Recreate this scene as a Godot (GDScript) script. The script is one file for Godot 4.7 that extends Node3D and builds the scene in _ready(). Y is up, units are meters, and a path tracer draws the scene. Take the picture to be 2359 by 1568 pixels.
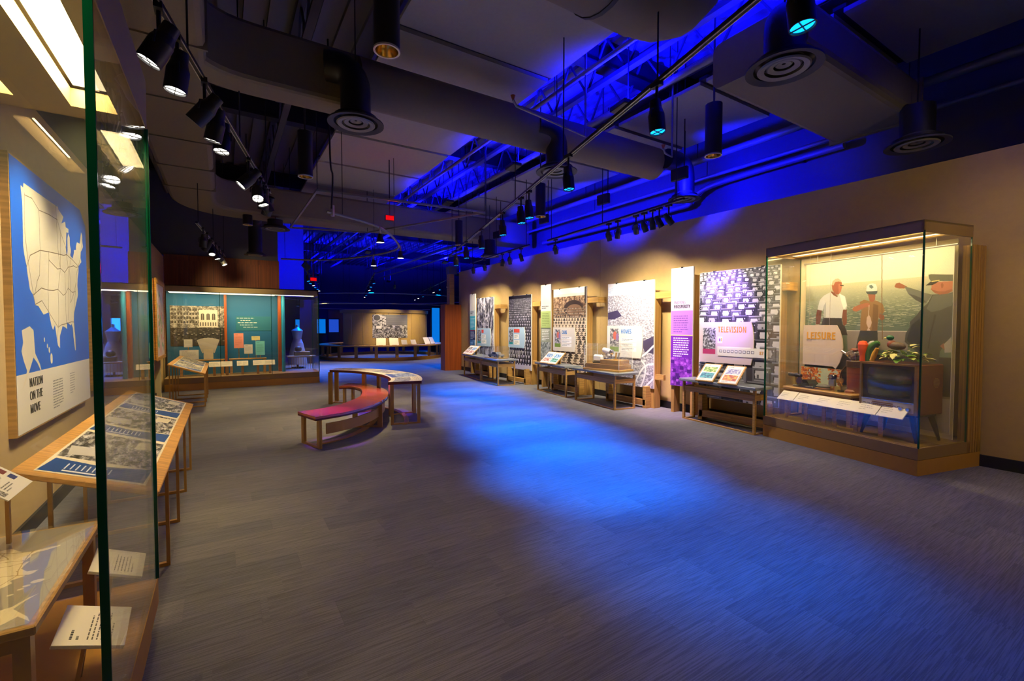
extends Node3D

# ---------------------------------------------------------------- helpers
var M := {}
var taken := {}
var rng := RandomNumberGenerator.new()
const I3 := Basis.IDENTITY

class MB:
	var v := PackedVector3Array()
	var n := PackedVector3Array()
	var t := PackedVector2Array()
	func tri(a, b, c, na, nb, nc, ta = Vector2.ZERO, tb = Vector2.ZERO, tc = Vector2.ZERO):
		if (b - a).cross(c - a).dot(na + nb + nc) > 0.0:
			v.append_array(PackedVector3Array([a, c, b])); n.append_array(PackedVector3Array([na, nc, nb])); t.append_array(PackedVector2Array([ta, tc, tb]))
		else:
			v.append_array(PackedVector3Array([a, b, c])); n.append_array(PackedVector3Array([na, nb, nc])); t.append_array(PackedVector2Array([ta, tb, tc]))
	func quad(a, b, c, d, nn):
		# a = top left, b = top right, c = bottom right, d = bottom left
		tri(a, b, c, nn, nn, nn, Vector2(0, 0), Vector2(1, 0), Vector2(1, 1))
		tri(a, c, d, nn, nn, nn, Vector2(0, 0), Vector2(1, 1), Vector2(0, 1))
	func box(c, s, b = Basis.IDENTITY):
		var h = s * 0.5
		for ax in 3:
			for sg in [-1.0, 1.0]:
				var e = Vector3.ZERO; e[ax] = sg
				var f = Vector3.ZERO; f[(ax + 1) % 3] = 1.0
				var g = Vector3.ZERO; g[(ax + 2) % 3] = 1.0
				var o = e * h
				quad(c + b * (o - f * h - g * h), c + b * (o + f * h - g * h), c + b * (o + f * h + g * h), c + b * (o - f * h + g * h), (b * e).normalized())
		return self
	func bb(x0, x1, y0, y1, z0, z1):
		return box(Vector3((x0 + x1) / 2.0, (y0 + y1) / 2.0, (z0 + z1) / 2.0), Vector3(absf(x1 - x0), absf(y1 - y0), absf(z1 - z0)))
	func cbox(c, s, e, b = Basis.IDENTITY):
		# chamfered box
		var h = s * 0.5
		for ax in 3:
			var i = (ax + 1) % 3
			var j = (ax + 2) % 3
			for sg in [-1.0, 1.0]:
				var q = []
				for k in [[-1, -1], [1, -1], [1, 1], [-1, 1]]:
					var p = Vector3.ZERO; p[ax] = sg * h[ax]; p[i] = k[0] * (h[i] - e); p[j] = k[1] * (h[j] - e)
					q.append(c + b * p)
				var nn = Vector3.ZERO; nn[ax] = sg
				quad(q[0], q[1], q[2], q[3], b * nn)
			for si in [-1.0, 1.0]:
				for sj in [-1.0, 1.0]:
					var q = []
					for k in [[0, -1], [0, 1], [1, 1], [1, -1]]:
						var p = Vector3.ZERO; p[ax] = k[1] * (h[ax] - e)
						p[i] = si * (h[i] - (e if k[0] == 0 else 0.0)); p[j] = sj * (h[j] - (0.0 if k[0] == 0 else e))
						q.append(c + b * p)
					var nn = Vector3.ZERO; nn[i] = si; nn[j] = sj
					quad(q[0], q[1], q[2], q[3], b * nn.normalized())
		for sx in [-1.0, 1.0]:
			for sy in [-1.0, 1.0]:
				for sz in [-1.0, 1.0]:
					var s3 = Vector3(sx, sy, sz)
					var nn = b * s3.normalized()
					tri(c + b * (s3 * (h - Vector3(0, e, e))), c + b * (s3 * (h - Vector3(e, 0, e))), c + b * (s3 * (h - Vector3(e, e, 0))), nn, nn, nn)
		return self
	func bar(a, b, w, d = -1.0, up = Vector3.UP):
		# rectangular bar from a to b
		var z = (b - a).normalized()
		if absf(z.dot(up)) > 0.95: up = Vector3.RIGHT
		var x = up.cross(z).normalized()
		var y = z.cross(x)
		return box((a + b) / 2.0, Vector3(w, w if d < 0 else d, (b - a).length()), Basis(x, y, z))
	func cyl(a, b, r0, r1 = -1.0, sg = 14, caps = true):
		if r1 < 0: r1 = r0
		var z = (b - a).normalized()
		var x = z.cross(Vector3.UP if absf(z.y) < 0.95 else Vector3.RIGHT).normalized()
		var y = z.cross(x)
		for k in sg:
			var p = TAU * k / sg
			var q = TAU * (k + 1) / sg
			var d0 = x * cos(p) + y * sin(p)
			var d1 = x * cos(q) + y * sin(q)
			tri(a + d0 * r0, b + d0 * r1, b + d1 * r1, d0, d0, d1)
			tri(a + d0 * r0, b + d1 * r1, a + d1 * r0, d0, d1, d1)
			if caps:
				if r0 > 0: tri(a, a + d0 * r0, a + d1 * r0, -z, -z, -z)
				if r1 > 0: tri(b, b + d0 * r1, b + d1 * r1, z, z, z)
		return self
	func tube(pts, r, sg = 8):
		var fr = []
		var x = Vector3.ZERO
		for k in pts.size():
			var d = (pts[mini(k + 1, pts.size() - 1)] - pts[maxi(k - 1, 0)]).normalized()
			if k == 0: x = d.cross(Vector3.UP if absf(d.y) < 0.9 else Vector3.RIGHT).normalized()
			else: x = (x - d * x.dot(d)).normalized()
			fr.append([x, d.cross(x)])
		for k in pts.size() - 1:
			var r0 = r[k] if r is Array else r
			var r1 = r[k + 1] if r is Array else r
			for s in sg:
				var p = TAU * s / sg
				var q = TAU * (s + 1) / sg
				var a0 = fr[k][0] * cos(p) + fr[k][1] * sin(p)
				var a1 = fr[k][0] * cos(q) + fr[k][1] * sin(q)
				var b0 = fr[k + 1][0] * cos(p) + fr[k + 1][1] * sin(p)
				var b1 = fr[k + 1][0] * cos(q) + fr[k + 1][1] * sin(q)
				tri(pts[k] + a0 * r0, pts[k + 1] + b0 * r1, pts[k + 1] + b1 * r1, a0, b0, b1)
				tri(pts[k] + a0 * r0, pts[k + 1] + b1 * r1, pts[k] + a1 * r0, a0, b1, a1)
				if k == 0: tri(pts[0], pts[0] + a0 * r0, pts[0] + a1 * r0, pts[0] - pts[1], pts[0] - pts[1], pts[0] - pts[1])
				if k == pts.size() - 2: tri(pts[k + 1], pts[k + 1] + b0 * r1, pts[k + 1] + b1 * r1, pts[k + 1] - pts[k], pts[k + 1] - pts[k], pts[k + 1] - pts[k])
		return self
	func lathe(prof, sg = 24, o = Vector3.ZERO, b = Basis.IDENTITY, flat = true):
		# prof: [r, y] pairs from bottom to top
		for k in prof.size() - 1:
			var p0 = prof[k]
			var p1 = prof[k + 1]
			var nn = Vector2(p1[1] - p0[1], p0[0] - p1[0]).normalized()
			for s in sg:
				var a = TAU * s / sg
				var c = TAU * (s + 1) / sg
				var d0 = Vector3(cos(a), 0, sin(a))
				var d1 = Vector3(cos(c), 0, sin(c))
				var n0 = b * (d0 * nn.x + Vector3.UP * nn.y)
				var n1 = b * (d1 * nn.x + Vector3.UP * nn.y)
				var A = o + b * (d0 * p0[0] + Vector3.UP * p0[1])
				var B = o + b * (d0 * p1[0] + Vector3.UP * p1[1])
				var C = o + b * (d1 * p1[0] + Vector3.UP * p1[1])
				var D = o + b * (d1 * p0[0] + Vector3.UP * p0[1])
				if p1[0] > 1e-5: tri(A, B, C, n0, n0, n1)
				if p0[0] > 1e-5: tri(A, C, D, n0, n1, n1)
		return self
	func ball(c, r, sg = 12, b = Basis.IDENTITY):
		var hh = sg / 2
		for i in hh:
			for j in sg:
				var q = []
				for k in [[0, 0], [1, 0], [1, 1], [0, 1]]:
					var th = PI * (i + k[0]) / hh
					var ph = TAU * (j + k[1]) / sg
					q.append(Vector3(sin(th) * cos(ph), cos(th), sin(th) * sin(ph)))
				var w = []
				var nn = []
				for p in q:
					w.append(c + b * (p * r))
					nn.append((b * (p / r)).normalized())
				if i > 0: tri(w[0], w[1], w[3], nn[0], nn[1], nn[3])
				tri(w[1], w[2], w[3], nn[1], nn[2], nn[3]) if i < hh - 1 else tri(w[0], w[1], w[3], nn[0], nn[1], nn[3])
		return self
	func prism(poly, y0, y1, x = Transform3D.IDENTITY):
		# poly of Vector2 (x, z), raised from y0 to y1
		var idx = Geometry2D.triangulate_polygon(PackedVector2Array(poly))
		var up = x.basis * Vector3.UP
		var lo = Vector2(1e9, 1e9)
		var hi = -lo
		for p in poly:
			lo = lo.min(p); hi = hi.max(p)
		var sp = (hi - lo).max(Vector2(1e-6, 1e-6))
		for k in range(0, idx.size(), 3):
			var q = [poly[idx[k]], poly[idx[k + 1]], poly[idx[k + 2]]]
			var u = []
			for p in q: u.append((p - lo) / sp)
			tri(x * Vector3(q[0].x, y1, q[0].y), x * Vector3(q[1].x, y1, q[1].y), x * Vector3(q[2].x, y1, q[2].y), up, up, up, u[0], u[1], u[2])
			tri(x * Vector3(q[0].x, y0, q[0].y), x * Vector3(q[1].x, y0, q[1].y), x * Vector3(q[2].x, y0, q[2].y), -up, -up, -up, u[0], u[1], u[2])
		var cw = Geometry2D.is_polygon_clockwise(PackedVector2Array(poly))
		for k in poly.size():
			var a = poly[k]
			var b = poly[(k + 1) % poly.size()]
			var d = (b - a).normalized()
			var nn = Vector3(d.y, 0, -d.x) * (-1.0 if cw else 1.0)
			nn = x.basis * nn
			quad(x * Vector3(a.x, y1, a.y), x * Vector3(b.x, y1, b.y), x * Vector3(b.x, y0, b.y), x * Vector3(a.x, y0, a.y), nn)
		return self
	func mesh(mat):
		var am := ArrayMesh.new()
		add_to(am, mat)
		return am
	func add_to(am, mat):
		var arr := []
		arr.resize(Mesh.ARRAY_MAX)
		arr[Mesh.ARRAY_VERTEX] = v; arr[Mesh.ARRAY_NORMAL] = n; arr[Mesh.ARRAY_TEX_UV] = t
		am.add_surface_from_arrays(Mesh.PRIMITIVE_TRIANGLES, arr)
		am.surface_set_material(am.get_surface_count() - 1, mat)

class Paint:
	var im: Image
	var w: int
	var h: int
	var r := RandomNumberGenerator.new()
	func _init(ww, hh, c, sd = 1):
		w = ww; h = hh; r.seed = sd
		im = Image.create(w, h, false, Image.FORMAT_RGB8); im.fill(c)
	func rect(x, y, ww, hh, c): im.fill_rect(Rect2i(int(x), int(y), maxi(1, int(ww)), maxi(1, int(hh))), c)
	func poly(pts, c):
		var y0 = 1e9
		var y1 = -1e9
		for p in pts:
			y0 = minf(y0, p.y); y1 = maxf(y1, p.y)
		for y in range(maxi(0, int(floor(y0))), mini(h, int(ceil(y1)))):
			var xs = []
			var yy = y + 0.5
			for k in pts.size():
				var a = pts[k]
				var b = pts[(k + 1) % pts.size()]
				if (a.y <= yy) != (b.y <= yy): xs.append(a.x + (yy - a.y) / (b.y - a.y) * (b.x - a.x))
			xs.sort()
			for k in range(0, xs.size() - 1, 2):
				var x0 = maxi(0, int(round(xs[k])))
				var x1 = mini(w, int(round(xs[k + 1])))
				if x1 > x0: im.fill_rect(Rect2i(x0, y, x1 - x0, 1), c)
	func ell(cx, cy, rx, ry, c):
		for y in range(maxi(0, int(cy - ry)), mini(h, int(cy + ry) + 1)):
			var q = 1.0 - pow((y + 0.5 - cy) / ry, 2)
			if q > 0:
				var d = rx * sqrt(q)
				var x0 = maxi(0, int(cx - d))
				var x1 = mini(w, int(cx + d) + 1)
				if x1 > x0: im.fill_rect(Rect2i(x0, y, x1 - x0, 1), c)
	func line(a, b, wd, c):
		var d = (b - a).normalized() * wd * 0.5
		var e = Vector2(-d.y, d.x)
		poly([a - d + e, b + d + e, b + d - e, a - d - e], c)
	func path(pts, wd, c):
		for k in pts.size() - 1: line(pts[k], pts[k + 1], wd, c)
	func words(x, y, ww, n, dy, th, c):
		# n lines of small print
		for k in n:
			var xx = x
			var end = x + ww * (1.0 if k < n - 1 else 0.6) * r.randf_range(0.85, 1.0)
			while xx < end:
				var l = r.randf_range(0.05, 0.14) * ww
				rect(xx, y + k * dy, minf(l, end - xx), th, c)
				xx += l + 0.025 * ww
	func photo(x, y, ww, hh, fr, sd, c0, c1, cell = 3, stretch = 1.0):
		# a blotchy two-tone picture
		var nz = FastNoiseLite.new(); nz.seed = sd; nz.frequency = fr; nz.fractal_octaves = 4
		for j in range(0, int(hh), cell):
			for i in range(0, int(ww), cell):
				var f = clampf(nz.get_noise_2d(i, j * stretch) * 0.9 + nz.get_noise_2d(i * 4.0 + 900.0, j * 4.0 * stretch) * 0.55 + 0.5 + r.randf_range(-0.07, 0.07), 0.0, 1.0)
				rect(x + i, y + j, mini(cell, int(ww) - i), mini(cell, int(hh) - j), c0.lerp(c1, f))
	func grain(a):
		for j in h:
			for i in w:
				var c = im.get_pixel(i, j)
				var f = 1.0 + r.randf_range(-a, a)
				im.set_pixel(i, j, Color(c.r * f, c.g * f, c.b * f))
	func tex(): return ImageTexture.create_from_image(im)

func C(r, g, b): return Color(r / 255.0, g / 255.0, b / 255.0)

func mat(key, col, rough = 0.7, metal = 0.0, tex = null, scale = 1.0, coat = 0.0):
	if M.has(key): return M[key]
	var m := StandardMaterial3D.new()
	m.resource_name = key
	m.albedo_color = col; m.roughness = rough; m.metallic = metal
	if tex:
		m.albedo_texture = tex
		if not (scale is float and scale == 0.0):
			m.uv1_triplanar = true; m.uv1_triplanar_sharpness = 8.0
			m.uv1_scale = scale if scale is Vector3 else Vector3.ONE * scale
	if coat > 0: m.clearcoat_enabled = true; m.clearcoat = coat; m.clearcoat_roughness = 0.08
	M[key] = m
	return m

func picture(key, p, rough = 0.5):
	# a printed sheet, mapped by its own corners
	var m = mat(key, Color.WHITE, rough, 0.0, p.tex(), 0.0)
	m.texture_repeat = false
	return m

func glow(key, col, power):
	if M.has(key): return M[key]
	var m := StandardMaterial3D.new()
	m.resource_name = key
	m.albedo_color = Color(0.05, 0.05, 0.05); m.emission_enabled = true; m.emission = col; m.emission_energy_multiplier = power
	M[key] = m
	return m

func numbered(s):
	taken[s] = taken.get(s, -1) + 1
	return s if taken[s] == 0 else "%s_%03d" % [s, taken[s]]

func thing(nm, label, cat, at = Vector3.ZERO, turn = 0.0, group = ""):
	var o := Node3D.new()
	o.name = numbered(nm); add_child(o)
	o.position = at; o.rotation.y = turn
	o.set_meta("label", label); o.set_meta("category", cat)
	if group: o.set_meta("group", group)
	return o

func part(par, nm, mb, m, label = ""):
	var o := MeshInstance3D.new()
	o.name = nm; o.mesh = mb if mb is Mesh else mb.mesh(m)
	if mb is Mesh and m: o.material_override = m
	par.add_child(o, true)
	if label: o.set_meta("label", label)
	return o

func solo(nm, mb, m, label, cat, group = ""):
	var o := MeshInstance3D.new()
	o.name = numbered(nm); o.mesh = mb.mesh(m); add_child(o)
	o.set_meta("label", label); o.set_meta("category", cat)
	if group: o.set_meta("group", group)
	return o

func struct(nm, mb, m, label = ""):
	var o := MeshInstance3D.new()
	o.name = nm; add_child(o, true)
	if mb: o.mesh = mb.mesh(m)
	o.set_meta("kind", "structure")
	if label: o.set_meta("label", label)
	return o

func lettering(par, txt, m, size, at, basis, wide = 1.0, bold = true, al = HORIZONTAL_ALIGNMENT_LEFT, gap = 0):
	var f := SystemFont.new()
	f.font_names = PackedStringArray(["Droid Sans"]); f.font_weight = 700 if bold else 400
	var tm := TextMesh.new()
	tm.text = txt; tm.font = f; tm.font_size = 64; tm.pixel_size = size / 46.0; tm.depth = 0.004; tm.curve_step = 4.0
	tm.horizontal_alignment = al; tm.vertical_alignment = VERTICAL_ALIGNMENT_TOP
	tm.line_spacing = gap
	tm.material = m
	var o := MeshInstance3D.new()
	o.name = "lettering"; o.mesh = tm
	o.transform = Transform3D(basis * Basis.from_scale(Vector3(wide, 1, 1)), at)
	par.add_child(o, true)
	return o

func spot(par, at, dir, col, energy, ang, size = 0.05, soft = 0.8):
	var l := SpotLight3D.new()
	l.name = "beam"
	par.add_child(l, true)
	l.position = at
	var up = Vector3.UP if absf(dir.normalized().y) < 0.98 else Vector3.RIGHT
	l.basis = Basis.looking_at(dir.normalized(), up)
	l.light_color = col; l.light_energy = energy; l.spot_angle = ang; l.spot_angle_attenuation = soft
	l.spot_range = 40.0; l.spot_attenuation = 2.0; l.light_size = size; l.shadow_enabled = true
	return l

func area(par, at, dir, sx, sy, col, energy, up = Vector3.RIGHT):
	var l := AreaLight3D.new()
	l.name = "panel_light"
	par.add_child(l, true)
	l.position = at
	l.basis = Basis.looking_at(dir.normalized(), up)
	l.area_size = Vector2(sx, sy); l.light_color = col; l.light_energy = energy; l.shadow_enabled = true
	l.area_range = 40.0
	return l

func arc(cx, cz, r, a0, a1, n):
	var out = []
	for k in n + 1:
		var a = deg_to_rad(lerpf(a0, a1, float(k) / n))
		out.append(Vector2(cx + r * cos(a), cz + r * sin(a)))
	return out

func spline(p, n = 4):
	var out = []
	for k in p.size() - 1:
		var a = p[maxi(k - 1, 0)]
		var d = p[mini(k + 2, p.size() - 1)]
		for s in n: out.append(p[k].cubic_interpolate(p[k + 1], a, d, float(s) / n))
	out.append(p[-1])
	return out

const WARM := Color(1.0, 0.88, 0.62)
const ORD := ["first", "second", "third", "fourth", "fifth", "sixth", "seventh", "eighth", "ninth", "tenth"]
const WHITE_SPOT := Color(1.0, 0.94, 0.83)
const BLUE_UP := Color(0.02, 0.02, 1.0)
const BLUE_FLOOR := Color(0.0, 0.42, 1.0)
const VIOLET := Color(0.62, 0.42, 1.0)

func _ready():
	rng.seed = 7
	# camera
	var cam := Camera3D.new()
	cam.name = "camera"; add_child(cam)
	cam.position = Vector3(0, 1.6, 0)
	cam.rotation = Vector3(-atan(34.0 / 1051.0), -deg_to_rad(32.26), 0)
	cam.fov = rad_to_deg(2.0 * atan(784.0 / 1051.0)); cam.near = 0.05; cam.far = 120.0; cam.current = true
	# surroundings and exposure
	var we := WorldEnvironment.new()
	we.name = "surroundings"
	var en := Environment.new()
	en.background_mode = Environment.BG_COLOR; en.background_color = Color.BLACK
	en.tonemap_mode = Environment.TONE_MAPPER_LINEAR; en.tonemap_exposure = 1.0
	en.sdfgi_enabled = true; en.ssao_enabled = true; en.ssil_enabled = true
	we.environment = en; add_child(we)
	materials()
	shell()
	ceiling()
	ceiling_lights()
	left_side()
	back_case()
	centre()
	right_side()
	right_case()
	far_room()

func streaks(w, h, across, sd, lo, hi, speck, upright = false):
	# long streaks along the width
	var nz := FastNoiseLite.new(); nz.seed = sd; nz.frequency = 0.09; nz.fractal_octaves = 3
	var im := Image.create(w, h, false, Image.FORMAT_RGB8)
	var r := RandomNumberGenerator.new(); r.seed = sd
	for j in h:
		for i in w:
			var f = clampf(nz.get_noise_2d(i * across, j) * 1.3 + 0.5, 0.0, 1.0)
			var g = lerpf(lo, hi, f) + r.randf_range(-speck, speck)
			im.set_pixel(i, j, Color(g, g, g))
	if upright: im.rotate_90(CLOCKWISE)
	return ImageTexture.create_from_image(im)

func materials():
	var grain = streaks(512, 512, 0.03, 3, 0.86, 1.0, 0.02)
	var grain_v = streaks(512, 512, 0.03, 8, 0.80, 1.0, 0.02, true)
	var ctex = streaks(1024, 512, 0.035, 11, 0.80, 1.0, 0.10)
	for k in 5:
		var m = mat("carpet_%d" % k, [C(122, 121, 120), C(118, 117, 117), C(126, 124, 122), C(114, 114, 115), C(120, 118, 118)][k], 0.95, 0.0, ctex, Vector3(0.8, 1, 2.2))
		m.uv1_offset = Vector3(0.37 * k, 0, 0.21 * k)
		m.rim_enabled = true; m.rim = 0.15
	var speck = streaks(256, 256, 1.0, 21, 0.45, 1.0, 0.22)
	var plaster = streaks(256, 256, 1.0, 5, 0.985, 1.0, 0.008)
	mat("tan_wall", C(188, 158, 98), 0.85, 0.0, plaster, 0.35)
	mat("dark_wall", C(92, 92, 94), 0.9, 0.0, plaster, 0.4)
	mat("black_base", C(28, 28, 32), 0.6)
	mat("wood", C(200, 154, 80), 0.5, 0.0, grain, Vector3(0.7, 0.7, 0.7))
	mat("wood_up", C(200, 154, 80), 0.5, 0.0, grain_v, Vector3(1.2, 0.5, 1.2))
	mat("walnut", C(130, 66, 24), 0.6, 0.0, grain_v, Vector3(0.7, 0.3, 0.7))
	mat("copper_wood", C(176, 84, 22), 0.45, 0.0, grain_v, Vector3(0.8, 0.3, 0.8))
	mat("bench_wood", C(226, 112, 60), 0.22, 0.0, grain, 1.0, 1.0)
	mat("cherry_edge", C(112, 44, 20), 0.4, 0.0, grain, 1.0)
	mat("bronze", C(190, 146, 74), 0.45, 0.2)
	mat("plinth", C(190, 138, 54), 0.6, 0.0, plaster, 0.5)
	mat("sill", C(150, 120, 74), 0.55)
	mat("fascia", C(150, 128, 84), 0.6)
	mat("terrazzo", C(176, 184, 180), 0.3, 0.0, speck, 5.0)
	mat("ceiling_panel", C(164, 160, 142), 0.92, 0.0, plaster, 0.6)
	mat("deck", C(116, 116, 118), 0.85, 0.0, plaster, 0.6)
	mat("duct", C(128, 118, 92), 0.75, 0.1, plaster, 0.8)
	mat("black_steel", C(34, 34, 36), 0.55, 0.2)
	mat("truss", C(62, 62, 66), 0.7, 0.1)
	mat("black_paint", C(22, 22, 23), 0.45)
	mat("grey_pipe", C(128, 126, 120), 0.5, 0.3)
	mat("bright_edge", C(200, 196, 186), 0.3, 0.6)
	mat("gold_reflector", C(220, 190, 120), 0.15, 1.0)
	mat("chrome", C(214, 214, 212), 0.15, 1.0)
	mat("white_card", C(236, 230, 206), 0.7)
	mat("cream", C(226, 214, 176), 0.7)
	mat("teal", C(6, 96, 146), 0.7)
	mat("ink", C(30, 32, 36), 0.7)
	mat("gold_ink", C(208, 146, 24), 0.6)
	mat("blue_ink", C(24, 112, 188), 0.6)
	mat("orange_wood", C(216, 158, 70), 0.55, 0.0, grain, 0.8)
	var g := StandardMaterial3D.new()
	g.resource_name = "glass"; g.transparency = BaseMaterial3D.TRANSPARENCY_ALPHA
	g.albedo_color = Color(0.92, 1.0, 0.96, 0.02); g.roughness = 0.0; g.metallic_specular = 0.5
	M["glass"] = g
	mat("glass_edge", C(5, 84, 58), 0.12)
	glow("lamp_white", Color(1.0, 0.97, 0.92), 7.0)
	glow("lamp_warm", Color(1.0, 0.92, 0.7), 3.0)
	glow("lamp_blue", Color(0.05, 0.62, 1.0), 2.6)
	glow("lamp_deep_blue", Color(0.05, 0.1, 1.0), 3.0)

func shell():
	# floor slab with carpet planks
	var fl = struct("floor", MB.new().bb(-6, 18, -0.2, -0.006, -34, 4), M.carpet_1, "grey carpet of staggered planks")
	var cam := Vector3(0, 1.6, 0)
	var fw := Vector3(sin(deg_to_rad(32.26)), 0, -cos(deg_to_rad(32.26)))
	var cells := []
	var row := 0
	var z := 1.0
	while z > -16.0:
		var x0 = -1.3 - fmod(row * 0.37, 1.0)
		while x0 < 7.3:
			var a = maxf(x0, -1.3)
			var b = minf(x0 + 1.0, 7.3)
			if b - a > 0.04:
				var c = Vector3((a + b) / 2.0, 0, z - 0.125)
				var d = c - cam
				var dep = d.dot(fw)
				var lat = d.dot(Vector3(fw.z, 0, -fw.x) * -1.0)
				var seen = dep > 0.6 and absf(lat) < dep * 1.13 + 0.7 and 1.6 * 1051.0 / dep < 860.0
				cells.append([(b - a) / (dep * dep) if seen else 0.0, c, b - a, rng.randi_range(0, 4)])
			x0 += 1.0
		z -= 0.25
		row += 1
	cells.sort_custom(func(p, q): return p[0] > q[0])
	var shared := {}
	var rest = []
	for k in 5: rest.append(MB.new())
	for k in cells.size():
		var q = cells[k]
		var c = q[1] + Vector3(0, -0.004, 0)
		if k < 300 and q[0] > 0.0:
			var key = "%d_%d" % [q[3], int(q[2] * 1000)]
			if not shared.has(key):
				shared[key] = MB.new().box(Vector3.ZERO, Vector3(q[2] - 0.0006, 0.008, 0.2494)).mesh(M["carpet_%d" % q[3]])
			var o = part(fl, "carpet_plank", shared[key], null)
			o.position = c
		else: rest[q[3]].box(c, Vector3(q[2] - 0.0006, 0.008, 0.2494))
	z = -16.0
	while z > -33.0:
		var x = -5.0
		while x < 17.0:
			rest[rng.randi_range(0, 4)].box(Vector3(x + 1.0, -0.004, z - 0.25), Vector3(1.998, 0.008, 0.498))
			x += 2.0
		z -= 0.5
	var am := ArrayMesh.new()
	for k in 5: rest[k].add_to(am, M["carpet_%d" % k])
	var far = part(fl, "carpet_field", am, null)
	far.set_meta("kind", "stuff")
	# walls
	var w = MB.new().bb(7.3, 7.45, 0, 3.56, -15.2, -7.785)
	w.bb(7.3, 7.45, 0, 3.56, -7.777, 4.0)
	w.bb(7.32, 7.45, 0, 3.55, -7.79, -7.77)
	struct("wall_right", w, M.tan_wall, "tan gallery wall with a thin vertical joint")
	struct("wall_right_upper", MB.new().bb(8.6, 8.75, 0, 6.1, -15.2, 4.0), M.dark_wall, "dark building wall above the tan gallery wall")
	struct("baseboard_right", MB.new().bb(7.275, 7.3, 0, 0.13, -15.0, 4.0), M.black_base, "black baseboard")
	struct("wall_left", MB.new().bb(-1.46, -1.3, 0, 3.4, -14.9, 4.0), M.tan_wall, "tan gallery wall behind the map panel")
	struct("baseboard_left", MB.new().bb(-1.3, -1.28, 0, 0.12, -13.7, 4.0), M.black_base)
	struct("wall_left_upper", MB.new().bb(-2.6, -2.45, 0, 6.1, -14.9, 4.0), M.dark_wall)
	struct("wall_behind", MB.new().bb(-6, 18, 0, 6.1, 3.9, 4.1), M.dark_wall)
	struct("wall_far", MB.new().bb(-6, 18, 0, 6.1, -34.1, -33.9), M.dark_wall)
	struct("wall_far_left", MB.new().bb(-6.1, -5.9, 0, 6.1, -34, 4), M.dark_wall)
	struct("wall_far_right", MB.new().bb(17.9, 18.1, 0, 6.1, -34, 4), M.dark_wall)
	struct("wall_bulkhead", MB.new().bb(-5.9, 2.75, 2.75, 6.0, -20.2, -20.0), M.dark_wall, "dark bulkhead wall lit blue beyond the wood wall")
	# wood-clad wall above the teal case: veneer panels
	var ww = struct("wall_wood", MB.new().bb(-1.3, 1.37, 0, 3.45, -15.06, -14.92), M.black_base, "brown wood veneer wall above the glass case")
	for k in 5:
		var xa = -1.3 + k * 0.538
		part(ww, "veneer_panel", MB.new().bb(xa + 0.003, xa + 0.535, 0.0, 3.47, -14.92, -14.9), M.walnut)
	struct("wall_wood_upper", MB.new().bb(-2.45, 1.37, 3.47, 6.0, -15.2, -15.0), M.dark_wall, "dark wall above the brown wood wall")
	# copper-coloured wooden end pier of the right wall
	var pier = struct("trim_1", MB.new().bb(6.64, 7.28, 0, 2.36, -15.36, -14.98), M.copper_wood, "copper brown wooden pier at the end of the tan wall")
	part(pier, "post", MB.new().bb(6.86, 7.04, 2.36, 3.45, -15.3, -15.05), M.wood)
	part(pier, "post_cap", MB.new().bb(6.84, 7.14, 3.45, 3.72, -15.32, -15.03), M.dark_wall)


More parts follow.
